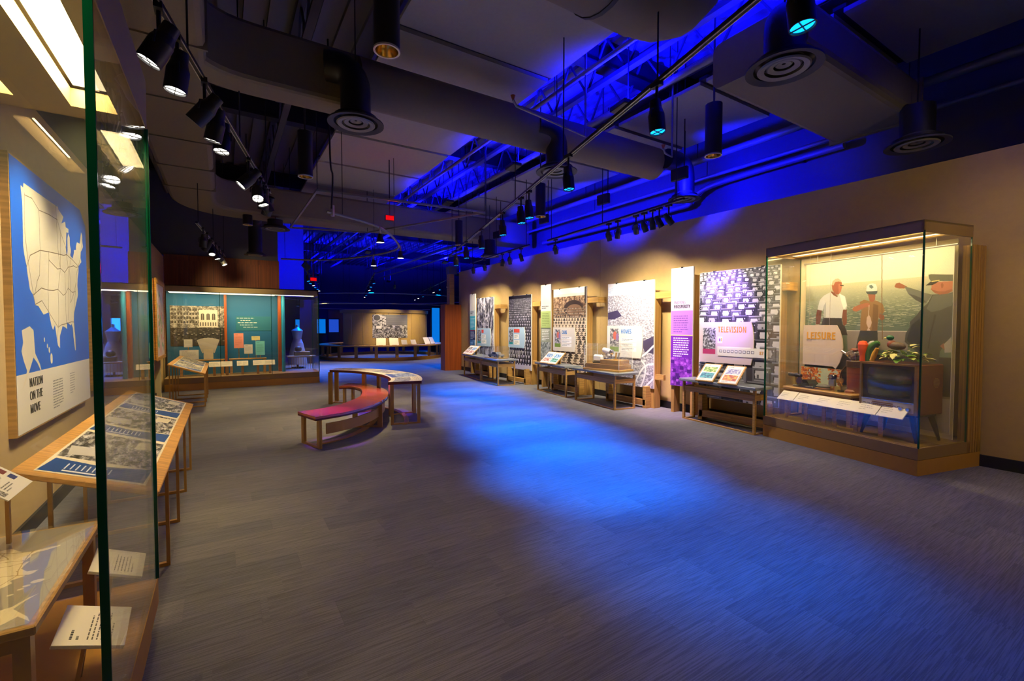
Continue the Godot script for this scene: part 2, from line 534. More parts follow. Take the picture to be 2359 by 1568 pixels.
func ceiling():
	# corrugated roof deck
	var d = MB.new()
	d.bb(-6, 18, 6.0, 6.15, -34, 4)
	var x := -2.4
	while x < 18.0:
		d.bb(x, x + 0.12, 5.92, 6.0, -34, 4)
		x += 0.3
	struct("ceiling", d, M.deck, "black-painted corrugated roof deck")
	# hung ceiling panels
	for cl in [[1.74, 3.94, -1.9, 9, "left"], [5.84, 7.66, -0.8, 9, "right"]]:
		var o = thing("ceiling_cloud", "grey hung panel ceiling " + ("between the left duct and the blue lit gap" if cl[4] == "left" else "between the two blue lit gaps, above the long track"), "ceiling panels", Vector3(cl[0], 5.05, cl[2]))
		for k in cl[3]:
			var a = -k * 1.696
			part(o, "panel", MB.new().bb(0, cl[1] - cl[0], 0, 0.05, a - 1.6, a), M.ceiling_panel)
			part(o, "carrier_bar", MB.new().bb(-0.02, cl[1] - cl[0] + 0.02, 0.05, 0.09, a - 1.7, a - 1.57), M.black_steel)
		for k in 5:
			for hx in [0.1, cl[1] - cl[0] - 0.1]: part(o, "hanger_rod", MB.new().cyl(Vector3(hx, 0.05, -0.8 - k * 3.2), Vector3(hx, 0.95, -0.8 - k * 3.2), 0.008, 0.008, 6), M.black_steel)
	# open-web joists along the room
	var jn = ["over the rectangular duct", "between the rectangular duct and the left hung ceiling", "at the edge of the left hung ceiling", "in the middle of the wide blue gap", "at the edge of the right hung ceiling", "beside the blue lit upper wall"]
	var n = 0
	for jx in [-1.75, 0.95, 4.06, 4.9, 5.72, 7.9]:
		var o = thing("roof_joist", "dark open-web steel joist " + jn[n], "joist", Vector3(jx, 5.22, 3.8), 0.0, "open-web roof joists")
		n += 1
		part(o, "bottom_chord", MB.new().bb(-0.05, 0.05, 0, 0.06, -34, 0), M.truss)
		part(o, "top_chord", MB.new().bb(-0.05, 0.05, 0.64, 0.70, -34, 0), M.truss)
		var wb = MB.new()
		for k in 40:
			var z0 = -k * 0.85
			wb.bar(Vector3(0, 0.03, z0), Vector3(0, 0.67, z0 - 0.425), 0.028)
			wb.bar(Vector3(0, 0.67, z0 - 0.425), Vector3(0, 0.03, z0 - 0.85), 0.028)
		part(o, "web", wb, M.truss)
	n = 0
	for gz in [-0.6, -5.3, -9.9, -14.6, -20.6, -26.0]:
		var o = thing("roof_girder", "black steel cross girder, the " + ORD[n] + " from the thick round duct", "girder", Vector3(-2.4, 5.52, gz), 0.0, "cross girders")
		n += 1
		part(o, "web", MB.new().bb(0, 20.2, 0.03, 0.37, -0.02, 0.02), M.black_steel)
		part(o, "flange", MB.new().bb(0, 20.2, 0, 0.03, -0.11, 0.11), M.black_steel)
		part(o, "flange", MB.new().bb(0, 20.2, 0.37, 0.4, -0.11, 0.11), M.black_steel)
	ducts()
	pipes()

func rrect(w, h, r, n = 4):
	var out = []
	for q in [[1, 1, 0], [-1, 1, 90], [-1, -1, 180], [1, -1, 270]]:
		for k in n + 1:
			var a = deg_to_rad(q[2] + 90.0 * k / n)
			out.append(Vector2(q[0] * (w / 2 - r) + r * cos(a), q[1] * (h / 2 - r) + r * sin(a)))
	return out

func sweep(mb, pts, sec):
	# a closed section swept along a level path
	var fr = []
	for k in pts.size():
		var d = (pts[mini(k + 1, pts.size() - 1)] - pts[maxi(k - 1, 0)]).normalized()
		fr.append(d.cross(Vector3.UP).normalized())
	for k in pts.size() - 1:
		for s in sec.size():
			var a = sec[s]
			var b = sec[(s + 1) % sec.size()]
			var e = (b - a).normalized()
			var nn = fr[k] * e.y + Vector3.UP * -e.x
			var nm = fr[k + 1] * e.y + Vector3.UP * -e.x
			var p = [pts[k] + fr[k] * a.x + Vector3.UP * a.y, pts[k + 1] + fr[k + 1] * a.x + Vector3.UP * a.y, pts[k + 1] + fr[k + 1] * b.x + Vector3.UP * b.y, pts[k] + fr[k] * b.x + Vector3.UP * b.y]
			mb.tri(p[0], p[1], p[2], nn, nm, nm); mb.tri(p[0], p[2], p[3], nn, nm, nn)
	for e in [0, pts.size() - 1]:
		var nn = (pts[0] - pts[1]) if e == 0 else (pts[e] - pts[e - 1])
		for s in sec.size():
			var a = sec[s]
			var b = sec[(s + 1) % sec.size()]
			mb.tri(pts[e], pts[e] + fr[e] * a.x + Vector3.UP * a.y, pts[e] + fr[e] * b.x + Vector3.UP * b.y, nn, nn, nn)
	return mb

func bend(a, c, b, r, n = 6):
	# path a -> c -> b with a rounded corner at c
	var p = c + (a - c).normalized() * r
	var q = c + (b - c).normalized() * r
	var out = [a]
	for k in n + 1:
		var t = float(k) / n
		out.append(p.lerp(c, t).lerp(c.lerp(q, t), t))
	out.append(b)
	return out

func diffuser(at, top, label, side = Vector3.ZERO, r = 0.3):
	# round ceiling diffuser on a drop pipe; side: where the elbow joins the duct
	var o = thing("air_diffuser", label, "air vent", at, 0.0, "round ceiling diffusers")
	var pts = [Vector3(0, 0.05, 0), Vector3(0, top - at.y - 0.35, 0)]
	if side != Vector3.ZERO:
		pts = bend(Vector3(0, 0.05, 0), Vector3(0, top - at.y, 0), Vector3(side.x, top - at.y, side.z), 0.26, 6)
	part(o, "drop_pipe", MB.new().tube(pts, 0.165, 18), M.black_paint)
	part(o, "rim", MB.new().lathe([[r * 0.8, 0.0], [r * 1.02, -0.015], [r * 1.02, 0.0], [r * 0.6, 0.06], [0.165, 0.1]], 32), M.truss)
	for k in 3:
		var q = r * [0.66, 0.42, 0.2][k]
		part(o, "ring", MB.new().lathe([[q - 0.045, -0.012 + 0.02 * k], [q, -0.022 + 0.02 * k], [q + 0.012, -0.012 + 0.02 * k], [q - 0.03, 0.03 + 0.02 * k]], 28), M.grey_pipe)
	part(o, "hanger_rod", MB.new().cyl(Vector3(0, 0.2, 0), Vector3(0, 5.95 - at.y, 0), 0.008, 0.008, 6), M.black_steel)
	part(o, "throat", MB.new().cyl(Vector3(0, 0.035, 0), Vector3(0, 0.06, 0), r * 0.8, r * 0.8, 24), M.black_paint)
	return o

func ducts():
	var o = thing("air_duct", "wide grey rectangular duct with cross seams running above the left track", "duct", Vector3(-0.48, 4.45, 0))
	part(o, "trunk", sweep(MB.new(), bend(Vector3(0, 0, 3.5), Vector3(0, 0, -12.25), Vector3(8.6, 0, -12.25), 1.1, 8), rrect(0.76, 0.66, 0.06, 2)), M.duct)
	for k in 8:
		part(o, "seam_flange", MB.new().bb(-0.4, 0.4, -0.345, 0.345, -1.2 - k * 1.3, -1.17 - k * 1.3), M.duct)
	part(o, "branch", sweep(MB.new(), bend(Vector3(0.0, 0, -4.3), Vector3(0.12, 0, -5.72), Vector3(1.9, 0, -5.72), 0.7, 8), rrect(0.4, 0.62, 0.05, 2)), M.duct)
	part(o, "branch_pipe", MB.new().tube([Vector3(1.85, 0.02, -5.6), Vector3(7.0, 0.02, -5.6)], 0.27, 20), M.duct)
	o = thing("air_duct", "thick dark round duct crossing overhead and ending at the blue gap", "duct", Vector3(0.9, 4.58, -2.75))
	part(o, "pipe", MB.new().tube([Vector3(0, 0, 0), Vector3(2.2, 0, 0)], 0.46, 26), M.duct)
	part(o, "end_bend", MB.new().tube(bend(Vector3(2.2, 0, 0), Vector3(2.62, 0, 0), Vector3(2.62, 0.6, 0), 0.4, 5), 0.45, 22), M.duct)
	part(o, "end_taper", MB.new().cyl(Vector3(0, 0, 0), Vector3(-0.5, -0.05, 0), 0.46, 0.34, 26), M.duct)
	for k in 2: part(o, "band", MB.new().tube([Vector3(0.6 + k * 1.1, 0, 0), Vector3(0.64 + k * 1.1, 0, 0)], 0.47, 26), M.black_steel)
	o = thing("air_duct", "flat grey duct above the television showcase feeding two diffusers", "duct", Vector3(4.5, 4.36, -2.6))
	part(o, "trunk", sweep(MB.new(), [Vector3(0, 0, 0), Vector3(2.7, 0, 0)], rrect(0.95, 0.46, 0.08, 3)), M.duct)
	part(o, "end_cap", MB.new().bb(2.7, 2.74, -0.25, 0.25, -0.5, 0.5), M.duct)
	diffuser(Vector3(1.31, 3.9, -5.4), 4.5, "round ceiling diffuser on the drop nearest the curved duct", Vector3(-0.3, 0, -0.1))
	diffuser(Vector3(4.22, 3.88, -2.19), 4.36, "round ceiling diffuser at the end of the flat duct over the long track", Vector3(0.5, 0, -0.2))
	diffuser(Vector3(4.24, 3.9, -5.47), 4.47, "round ceiling diffuser on an elbow beside the blue lit gap", Vector3(-0.4, 0, 0))
	diffuser(Vector3(6.98, 3.86, -5.3), 4.47, "round ceiling diffuser on an elbow beside the blue lit wall", Vector3(-0.5, 0, 0), 0.27)
	diffuser(Vector3(6.9, 3.72, -2.05), 4.5, "round ceiling diffuser in the dark corner above the glass case with the television")
	diffuser(Vector3(1.05, 3.85, -11.95), 4.4, "round ceiling diffuser under the far crossing duct")
	diffuser(Vector3(0.75, 3.5, -14.1), 4.45, "round ceiling diffuser before the brown wood wall", Vector3(0.0, 0, 1.75), 0.26)
	diffuser(Vector3(6.5, 3.6, -11.5), 4.4, "round ceiling diffuser at the far end of the tan wall", Vector3.ZERO, 0.26)

func pipes():
	var k = 0
	for q in [[4.3, 5.1, 0.035, "thin"], [5.3, 5.0, 0.05, "thick"], [7.75, 4.75, 0.06, "thick"], [8.05, 4.5, 0.035, "thin"], [-1.2, 5.1, 0.04, "thick"]]:
		var lab = ["thin pipe in the blue gap beside the left hung ceiling", "thick pipe in the blue gap beside the right hung ceiling", "thick pipe running beside the blue lit wall", "thin pipe running lowest along the blue lit wall", "pipe running high above the rectangular duct"][k]
		var o = thing("ceiling_pipe", "grey " + lab, "pipe", Vector3(q[0], q[1], 3.0))
		part(o, "pipe", MB.new().cyl(Vector3.ZERO, Vector3(0, 0, -31), q[2], q[2], 10), M.grey_pipe)
		for s in 9: part(o, "hanger_rod", MB.new().cyl(Vector3(0, 0, -2.2 - s * 3.2), Vector3(0, 5.95 - q[1], -2.2 - s * 3.2), 0.008, 0.008, 6), M.black_steel)
		k += 1
	var o = thing("ceiling_pipe", "pipe with an S-shaped offset on the blue lit upper wall", "pipe", Vector3(8.4, 4.15, -6.0))
	part(o, "pipe", MB.new().tube(spline([Vector3(0, 0.32, 2.6), Vector3(0, 0.3, 0.6), Vector3(0, 0.22, 0.0), Vector3(0, 0.04, -0.3), Vector3(0, 0.0, -0.7), Vector3(0, 0, -5.5)], 4), 0.055, 12), M.grey_pipe)
	part(o, "bracket", MB.new().bb(0, 0.2, -0.02, 0.02, -3.0, -2.96), M.black_steel)
	part(o, "bracket", MB.new().bb(0, 0.2, 0.28, 0.32, 1.9, 1.94), M.black_steel)
	# sprinkler branch lines
	for q in [[Vector3(2.95, 4.28, -4.65), Vector3(4.3, 4.28, -4.9), "between the hung ceilings"], [Vector3(5.5, 4.2, -4.55), Vector3(5.78, 4.2, -4.62), "below the right hung ceiling"]]:
		o = thing("sprinkler", "small fire sprinkler on a thin branch pipe " + q[2], "sprinkler", q[0])
		part(o, "branch_pipe", MB.new().tube([Vector3(0, 0.0, 0), Vector3(0.06, -0.05, -0.02), q[1] - q[0] + Vector3(0, -0.05, 0), q[1] - q[0] + Vector3(0, 1.4, 0)], 0.016, 8), M.grey_pipe)
		part(o, "head", MB.new().lathe([[0.012, 0], [0.02, 0.02], [0.03, 0.05], [0.006, 0.055]], 10), mat("copper", C(190, 110, 80), 0.4, 0.6))
	# suspended rectangular strut frame
	o = thing("strut_frame", "thin grey strut frame hung below the left panel ceiling", "frame", Vector3(1.42, 4.0, -12.4))
	part(o, "bar", MB.new().bar(Vector3(0, 0, 0), Vector3(0.02, 0, 3.65), 0.035), M.grey_pipe)
	part(o, "bar", MB.new().bar(Vector3(0.02, 0, 3.65), Vector3(3.3, 0, 3.85), 0.035), M.grey_pipe)
	part(o, "bar", MB.new().bar(Vector3(3.3, 0, 3.85), Vector3(1.75, 0, 0.4), 0.035), M.grey_pipe)
	part(o, "bar", MB.new().bar(Vector3(0, 0, 0), Vector3(1.75, 0, 0.4), 0.035), M.grey_pipe)
	for p in [[0, 0], [0.02, 3.65], [3.3, 3.85], [1.75, 0.4]]: part(o, "hanger_rod", MB.new().cyl(Vector3(p[0], 0, p[1]), Vector3(p[0], 1.93, p[1]), 0.008, 0.008, 6), M.black_steel)
	o = thing("cable", "thin black power cable dangling to the curved light rail", "cable", Vector3(1.47, 3.45, -7.68))
	part(o, "wire", MB.new().tube(spline([Vector3(0, 0, 0), Vector3(0.02, 0.5, 0.02), Vector3(-0.03, 0.8, 0.1), Vector3(-0.06, 2.5, 0.2)], 5), 0.014, 6), M.black_paint)

func track(a, b, label, hang = true):
	var o = thing("light_track", label, "light track", a)
	var d = b - a
	var up = Vector3.UP
	var s = d.cross(up).normalized()
	part(o, "rail", MB.new().bar(Vector3.ZERO, d, 0.035, 0.03), M.black_paint)
	part(o, "edge", MB.new().bar(s * 0.016 - up * 0.018, d + s * 0.016 - up * 0.018, 0.006, 0.006), M.bright_edge)
	part(o, "edge", MB.new().bar(s * -0.016 - up * 0.018, d - s * 0.016 - up * 0.018, 0.006, 0.006), M.bright_edge)
	if hang:
		var n = int(d.length() / 2.2) + 1
		for k in n + 1:
			var p = d * (0.04 + 0.92 * k / n)
			part(o, "hanger_rod", MB.new().cyl(p, Vector3(p.x, 5.95 - a.y, p.z), 0.008, 0.008, 6), M.black_steel)
	return o

func spot_head(at, aim, ty, face, col, energy, ang, label, group, sz = 1.0, par = null):
	# a can spotlight under a track at height ty, aimed at a point
	var o = thing("track_spotlight", label, "spotlight", at, 0.0, group)
	var d = (aim - at).normalized()
	var r = 0.06 * sz
	part(o, "adapter", MB.new().bb(-0.022, 0.022, ty - at.y - 0.05, ty - at.y - 0.012, -0.05, 0.05), M.black_paint)
	part(o, "stem", MB.new().cyl(Vector3(0, 0.02, 0), Vector3(0, ty - at.y - 0.04, 0), 0.012, 0.012, 8), M.black_paint)
	var s = d.cross(Vector3.UP)
	s = Vector3.RIGHT if s.length() < 0.05 else s.normalized()
	part(o, "yoke", MB.new().tube([s * (r + 0.012) + d * 0.02, s * (r + 0.012) - d * 0.0 + Vector3.UP * 0.05, Vector3.UP * 0.085, s * -(r + 0.012) + Vector3.UP * 0.05, s * -(r + 0.012) + d * 0.02], 0.007, 6), M.black_paint)
	var x = s
	var b = Basis(x, -d, x.cross(-d))
	# profile along -d: y = 0 at middle, front at y = -0.1
	var hs = part(o, "housing", MB.new().lathe([[r * 0.86, -0.075 * sz], [r * 0.92, -0.11 * sz], [r, -0.11 * sz], [r, 0.02 * sz], [r * 0.75, 0.07 * sz], [r * 0.7, 0.13 * sz], [0.0, 0.14 * sz]], 20, Vector3.ZERO, b), M.black_paint)
	part(hs, "lens", MB.new().cyl(d * 0.085 * sz, d * 0.1 * sz, r * 0.86, r * 0.86, 18), M[face])
	var cr = MB.new()
	cr.bar(d * 0.106 * sz + x * r * 0.9, d * 0.106 * sz - x * r * 0.9, 0.004, 0.008)
	var y = x.cross(d)
	cr.bar(d * 0.106 * sz + y * r * 0.9, d * 0.106 * sz - y * r * 0.9, 0.004, 0.008, x)
	part(hs, "cross_baffle", cr, M.black_paint)
	if energy > 0: spot(o, d * 0.125 * sz, d, col, energy, ang, r * 0.8)
	return o

func on_line(a, b, t): return a.lerp(b, t)

func downlight(at, top, label, energy, ang):
	var o = thing("cylinder_downlight", label, "downlight", at, 0.0, "hanging cylinder downlights")
	part(o, "cylinder", MB.new().lathe([[0.088, 0.0], [0.098, 0.0], [0.098, 0.62], [0.0, 0.63]], 26), M.black_paint)
	part(o, "trim_ring", MB.new().lathe([[0.086, -0.006], [0.1, -0.006], [0.1, 0.008], [0.086, 0.008], [0.086, -0.006]], 26), M.bright_edge)
	part(o, "reflector", MB.new().lathe([[0.086, 0.0], [0.07, 0.07], [0.05, 0.12]], 22), M.gold_reflector)
	part(o, "bulb", MB.new().lathe([[0.0, 0.1], [0.03, 0.105], [0.045, 0.13], [0.045, 0.15]], 14), glow("lamp_dim", Color(1, 0.85, 0.55), 0.8))
	part(o, "stem", MB.new().cyl(Vector3(0, 0.62, 0), Vector3(0, top - at.y, 0), 0.012, 0.012, 8), M.black_steel)
	if energy > 0: spot(o, Vector3(0, 0.09, 0), Vector3.DOWN, WARM, energy, ang, 0.04)

func blue_washer(at, dir, energy, ang, where):
	# small LED flood with a blue face
	var o = thing("blue_floodlight", "small black floodlight throwing blue light, " + where, "floodlight", at, 0.0, "blue floodlights in the ceiling gaps")
	var d = dir.normalized()
	var s = d.cross(Vector3(0, 0, 1)).normalized()
	if s.length() < 0.1: s = Vector3.RIGHT
	var b = Basis(s, d, s.cross(d))
	part(o, "body", MB.new().cbox(Vector3.ZERO, Vector3(0.2, 0.07, 0.3), 0.012, b), M.black_paint)
	part(o, "lens", MB.new().box(d * 0.038, Vector3(0.16, 0.006, 0.26), b), M.lamp_deep_blue)
	part(o, "hanger", MB.new().cyl(Vector3(0.12, 0, 0), Vector3(0.12, 5.95 - at.y, 0), 0.01, 0.01, 6), M.black_steel)
	spot(o, d * 0.06, d, BLUE_UP, energy, ang, 0.1, 0.5)

func exit_sign(at, label):
	var o = thing("exit_sign", label, "exit sign", at)
	part(o, "box", MB.new().cbox(Vector3.ZERO, Vector3(0.2, 0.12, 0.04), 0.008), M.black_paint)
	part(o, "lit_face", MB.new().bb(-0.085, 0.085, -0.045, 0.045, 0.02, 0.025), glow("lamp_red", Color(1.0, 0.03, 0.04), 0.7))
	part(o, "hanger", MB.new().cyl(Vector3(0, 0.06, 0), Vector3(0, 5.95 - at.y, 0), 0.01, 0.01, 6), M.black_steel)
	var l := OmniLight3D.new()
	l.name = "red_glow"; o.add_child(l); l.position = Vector3(0, 0, 0.12); l.light_color = Color(1, 0.05, 0.05); l.light_energy = 0.12; l.omni_range = 20.0; l.omni_attenuation = 2.0; l.light_size = 0.08; l.shadow_enabled = true

func ceiling_lights():
	# left track
	var a = Vector3(-1.0, 3.6, -0.5)
	var b = Vector3(0.62, 3.6, -7.8)
	track(a, b, "black light track running above the map panel and the slanted reading rail")
	var g = "white spotlights on the left track"
	var n = 0
	for q in [[-0.31, -3.62, -1.25, 1.5, -3.75, 4.0, 0], [-0.24, -3.95, -0.6, 0.7, -3.9, 2.2, 1], [-0.1, -4.5, -1.25, 1.9, -4.95, 6.5, 0], [-0.03, -4.82, -0.6, 0.7, -5.2, 2.2, 1], [0.02, -5.1, -0.3, 0.0, -4.6, 1.6, 1], [0.28, -6.3, -1.25, 1.7, -6.2, 4.5, 0], [0.4, -6.85, 0.4, 0.0, -4.6, 2.0, 1], [0.5, -7.25, 0.2, 0.0, -8.2, 2.6, 1], [0.58, -7.6, -0.2, 0.3, -9.4, 2.6, 1]]:
		spot_head(Vector3(q[0], 3.34, q[1]), Vector3(q[2], q[3], q[4]), 3.6, "lamp_white", WHITE_SPOT if q[6] == 0 else WARM, q[5], 32.0, "black spotlight with white lens, " + ORD[n] + " on left track from the showcase", g, 1.15)
		n += 1
	for q in [[-0.75, -1.6, 0.5, -1.6], [-0.62, -2.2, 0.9, -2.8]]:
		spot_head(Vector3(q[0], 3.34, q[1]), Vector3(q[2], 0, q[3]), 3.6, "lamp_white", WARM, 1.5, 34.0, "black spotlight lighting the carpet before the left showcase, " + ("nearer to" if q[1] > -2 else "farther from") + " the wall", "floor spotlights on the left track", 1.15)
	# far left track
	a = Vector3(-0.37, 3.4, -9.7)
	b = Vector3(0.05, 3.4, -14.0)
	track(a, b, "black light track before the brown wood wall")
	n = 0
	for q in [[-0.29, -10.1, -0.5, 0.8, -10.6], [-0.24, -10.6, -1.2, 1.6, -11.3], [-0.18, -11.2, -0.1, 0.2, -9.6], [-0.12, -11.8, 0.8, 0.0, -11.3], [-0.06, -12.3, 0.6, 2.4, -14.6], [0.0, -12.9, 1.4, 0.0, -12.0]]:
		spot_head(Vector3(q[0], 3.14, q[1]), Vector3(q[2], q[3], q[4]), 3.4, "lamp_white", WARM, 2.8, 34.0, "black spotlight with white lens before the wood wall, " + ORD[n] + " from its open end", "white spotlights before the wood wall")
		n += 1
	# long diagonal track with blue lamps
	a = Vector3(2.45, 3.6, -0.3)
	b = Vector3(5.5, 3.6, -12.1)
	track(a, b, "long black light track crossing the gallery with blue lamps")
	n = 0
	for q in [[2.62, -1.28, 5.5], [3.03, -2.58, 22.0], [3.42, -4.19, 62.0], [3.83, -5.6, 36.0], [3.92, -5.95, 30.0], [4.16, -6.9, 46.0], [4.5, -8.3, 48.0], [4.85, -9.7, 44.0], [5.2, -11.0, 38.0]]:
		var p = Vector3(q[0], 3.3, q[1])
		spot_head(p, p + Vector3(0.05, -3.3, 0.35), 3.6, "lamp_blue", BLUE_FLOOR, q[2], 26.0, "black spotlight with cyan lens, " + ORD[n] + " on the long track from the showcase", "blue spotlights on the long track", 1.1)
		n += 1
	# wall tracks for the graphic panels
	a = Vector3(6.15, 3.5, -8.25)
	b = Vector3(5.85, 3.5, -4.45)
	track(a, b, "black light track facing the graphic panels on the tan wall")
	var gp = "white spotlights facing the tan wall"
	n = 0
	for q in [[6.14, -7.95, 7.0, 1.4, -8.5], [6.02, -6.2, 7.0, 1.3, -6.6], [6.0, -5.95, 6.5, 0.3, -7.0], [5.97, -5.5, 7.2, 1.7, -6.4], [5.95, -5.3, 7.0, 1.6, -5.35], [5.9, -4.95, 7.0, 1.2, -4.3]]:
		spot_head(Vector3(q[0], 3.25, q[1]), Vector3(q[2], q[3], q[4]), 3.5, "lamp_white", WHITE_SPOT, 5.0, 46.0, "small black spotlight aimed at the graphic panels, " + ORD[n] + " from the sepia car panel", gp, 0.8)
		n += 1
	spot_head(Vector3(5.88, 3.25, -4.75), Vector3(7.0, 2.1, -4.5), 3.5, "lamp_white", VIOLET, 22.0, 19.0, "small black spotlight throwing violet light on the television panel", "", 0.8)
	spot_head(Vector3(5.92, 3.25, -5.1), Vector3(6.9, 0.3, -5.55), 3.5, "lamp_white", Color(0.85, 0.6, 1.0), 12.0, 17.0, "small black spotlight throwing pale violet light on the purple text panel", "", 0.8)
	a = Vector3(6.35, 3.5, -12.4)
	b = Vector3(6.1, 3.5, -8.9)
	track(a, b, "shorter black light track facing the farthest graphic panels")
	n = 0
	for q in [[6.33, -12.2, 7.0, 1.6, -13.2], [6.28, -11.4, 7.0, 1.6, -12.4], [6.2, -10.3, 6.4, 0.3, -11.0], [6.18, -9.9, 7.0, 1.4, -10.7], [6.13, -9.3, 7.0, 1.5, -9.4]]:
		spot_head(Vector3(q[0], 3.25, q[1]), Vector3(q[2], q[3], q[4]), 3.5, "lamp_white", WHITE_SPOT, 5.0, 46.0, "small black spotlight aimed at the farthest graphic panels, " + ORD[n] + " from the pier", "white spotlights facing the far panels", 0.8)
		n += 1
	# near wall track, mostly behind the viewer
	a = Vector3(5.6, 3.7, -0.9)
	b = Vector3(5.2, 3.7, 3.0)
	track(a, b, "black light track washing the tan wall beside the television showcase")
	n = 0
	for q in [[5.58, -0.7, 7.3, 2.0, -1.2, 0.5], [5.5, 0.1, 7.3, 2.2, -3.6, 1.0], [5.42, 0.9, 6.6, 0.0, -0.9, 1.8], [5.35, 1.6, 5.6, 0.0, 0.2, 1.2]]:
		spot_head(Vector3(q[0], 3.45, q[1]), Vector3(q[2], q[3], q[4]), 3.7, "lamp_white", WARM, q[5], 44.0, "black wash light beside the television showcase, " + ORD[n] + " on its track", "wash lights beside the television showcase")
		n += 1
	# hanging cylinders
	downlight(Vector3(1.09, 3.7, -3.52), 5.95, "black cylinder downlight before the curved duct", 1.6, 32.0)
	downlight(Vector3(1.01, 3.7, -7.06), 5.95, "black cylinder downlight beside the curved light rail", 3.0, 34.0)
	downlight(Vector3(5.15, 3.7, -3.5), 5.95, "black cylinder downlight under the right hung ceiling", 0.8, 30.0)
	downlight(Vector3(5.2, 3.7, -7.21), 5.95, "black cylinder downlight beside the far blue lamps", 0.8, 30.0)
	downlight(Vector3(5.21, 3.7, -10.84), 5.95, "black cylinder downlight at the far end of the right hung ceiling", 0.8, 30.0)
	downlight(Vector3(0.5, 3.9, -12.1), 5.95, "black cylinder downlight above the far reading rail", 2.0, 36.0)
	# curved rail with pendant heads
	var pl = []
	for q in [[1.40, -7.70], [2.01, -8.06], [2.52, -8.52], [3.02, -9.36], [3.43, -10.34], [3.42, -11.24], [3.06, -12.31], [2.48, -13.24], [1.88, -13.62], [1.33, -13.77]]: pl.append(Vector3(q[0], 3.4, q[1]))
	var sp = spline(pl, 4)
	var o = thing("curved_light_rail", "thin hook-shaped grey light rail curving above the round bench", "light rail", pl[0])
	var loc = []
	for p in sp: loc.append(p - pl[0])
	part(o, "rail", MB.new().tube(loc, 0.022, 8), M.grey_pipe)
	part(o, "end_clamp", MB.new().cyl(Vector3(0.1, -0.05, -0.05), Vector3(0.1, 0.12, -0.05), 0.03, 0.03, 10), M.bright_edge)
	for k in [2, 12, 22, 31, 35]: part(o, "hanger_rod", MB.new().cyl(loc[k], Vector3(loc[k].x, 2.55, loc[k].z), 0.006, 0.006, 6), M.black_steel)
	for q in [[2.45, -8.4, 1.9, -8.0, "first from its clamped end"], [3.4, -10.1, 3.0, -8.3, "second from its clamped end"], [3.25, -11.75, 2.4, -10.2, "last from its clamped end"]]:
		o = thing("pendant_spotlight", "small cone spotlight on the curved light rail, " + q[4], "spotlight", Vector3(q[0], 3.12, q[1]), 0.0, "pendant spotlights on the curved rail")
		part(o, "stem", MB.new().cyl(Vector3(0, 0.1, 0), Vector3(0, 0.28, 0), 0.02, 0.02, 10), M.bright_edge)
		part(o, "shade", MB.new().lathe([[0.072, 0.0], [0.078, 0.0], [0.05, 0.08], [0.035, 0.16], [0.0, 0.165]], 18), M.black_paint)
		part(o, "lens", MB.new().cyl(Vector3(0, 0.005, 0), Vector3(0, 0.012, 0), 0.07, 0.07, 16), M.lamp_white)
		spot(o, Vector3(0, -0.012, 0), Vector3(q[2] - q[0], -3.1, q[3] - q[1]), WARM, 8.0, 32.0, 0.05)
	# violet heads over the bench
	spot_head(Vector3(0.45, 3.34, -7.05), Vector3(1.2, 0.4, -6.62), 3.6, "lamp_white", Color(0.75, 0.35, 1.0), 20.0, 8.0, "black spotlight throwing violet light on the square end of the curved bench", "", 1.15)
	spot_head(Vector3(0.53, 3.34, -7.42), Vector3(2.15, 0.4, -8.1), 3.6, "lamp_white", Color(0.55, 0.3, 1.0), 36.0, 9.0, "black spotlight throwing violet light on the middle of the curved bench", "", 1.15)
	# blue floods
	n = 0
	for z in [-0.6, -2.4, -4.6, -7.4, -10.4, -13.6]:
		blue_washer(Vector3(4.7, 4.62, z), Vector3(0, 1, -0.1), 60.0, 76.0, ORD[n] + " in the wide gap between the hung ceilings"); n += 1
	n = 0
	for z in [-5.0, -6.8, -8.8, -11.0, -13.4]:
		blue_washer(Vector3(6.45, 4.12, z), Vector3(1.0, 0.02, -0.1), 26.0, 56.0, ORD[n] + " before the dark upper wall"); n += 1
	exit_sign(Vector3(2.97, 3.85, -9.5), "red lit exit sign hanging behind the curved light rail")
	exit_sign(Vector3(2.31, 3.0, -14.9), "red lit exit sign glowing beside the brown wood wall")

const USA := [-124.7, 48.4, -123.0, 48.3, -122.7, 49.0, -95.2, 49.0, -95.1, 49.4, -94.6, 48.7, -89.6, 48.0, -92.0, 46.7, -88.0, 47.4, -87.5, 46.5, -84.5, 46.5, -84.7, 45.8, -87.0, 45.7, -87.9, 43.0, -87.2, 41.7, -86.3, 42.5, -86.0, 44.8, -84.8, 45.7, -83.4, 45.1, -83.5, 43.9, -82.5, 43.0, -83.2, 42.0, -81.0, 41.6, -79.0, 42.8, -79.0, 43.3, -76.3, 43.5, -76.3, 44.2, -75.0, 45.0, -71.5, 45.0, -70.3, 46.2, -69.2, 47.4, -67.8, 47.0, -67.8, 45.6, -67.0, 44.8, -70.2, 43.6, -70.8, 42.5, -70.0, 41.7, -72.0, 41.2, -74.0, 40.6, -74.2, 39.5, -75.5, 38.3, -76.0, 37.0, -75.6, 35.3, -77.9, 33.9, -80.9, 32.0, -81.4, 30.5, -80.1, 27.0, -80.3, 25.3, -81.2, 25.2, -82.7, 27.8, -82.8, 29.2, -84.3, 30.0, -85.4, 29.7, -89.3, 30.3, -89.4, 29.1, -91.5, 29.4, -94.0, 29.6, -97.0, 28.0, -97.3, 26.0, -99.2, 26.5, -101.4, 29.8, -103.2, 29.0, -104.6, 29.7, -106.5, 31.7, -111.0, 31.3, -114.8, 32.5, -117.2, 32.6, -118.5, 34.0, -120.6, 34.6, -121.9, 36.6, -122.5, 37.8, -123.8, 39.3, -124.3, 40.4, -124.1, 43.0, -123.9, 46.2]

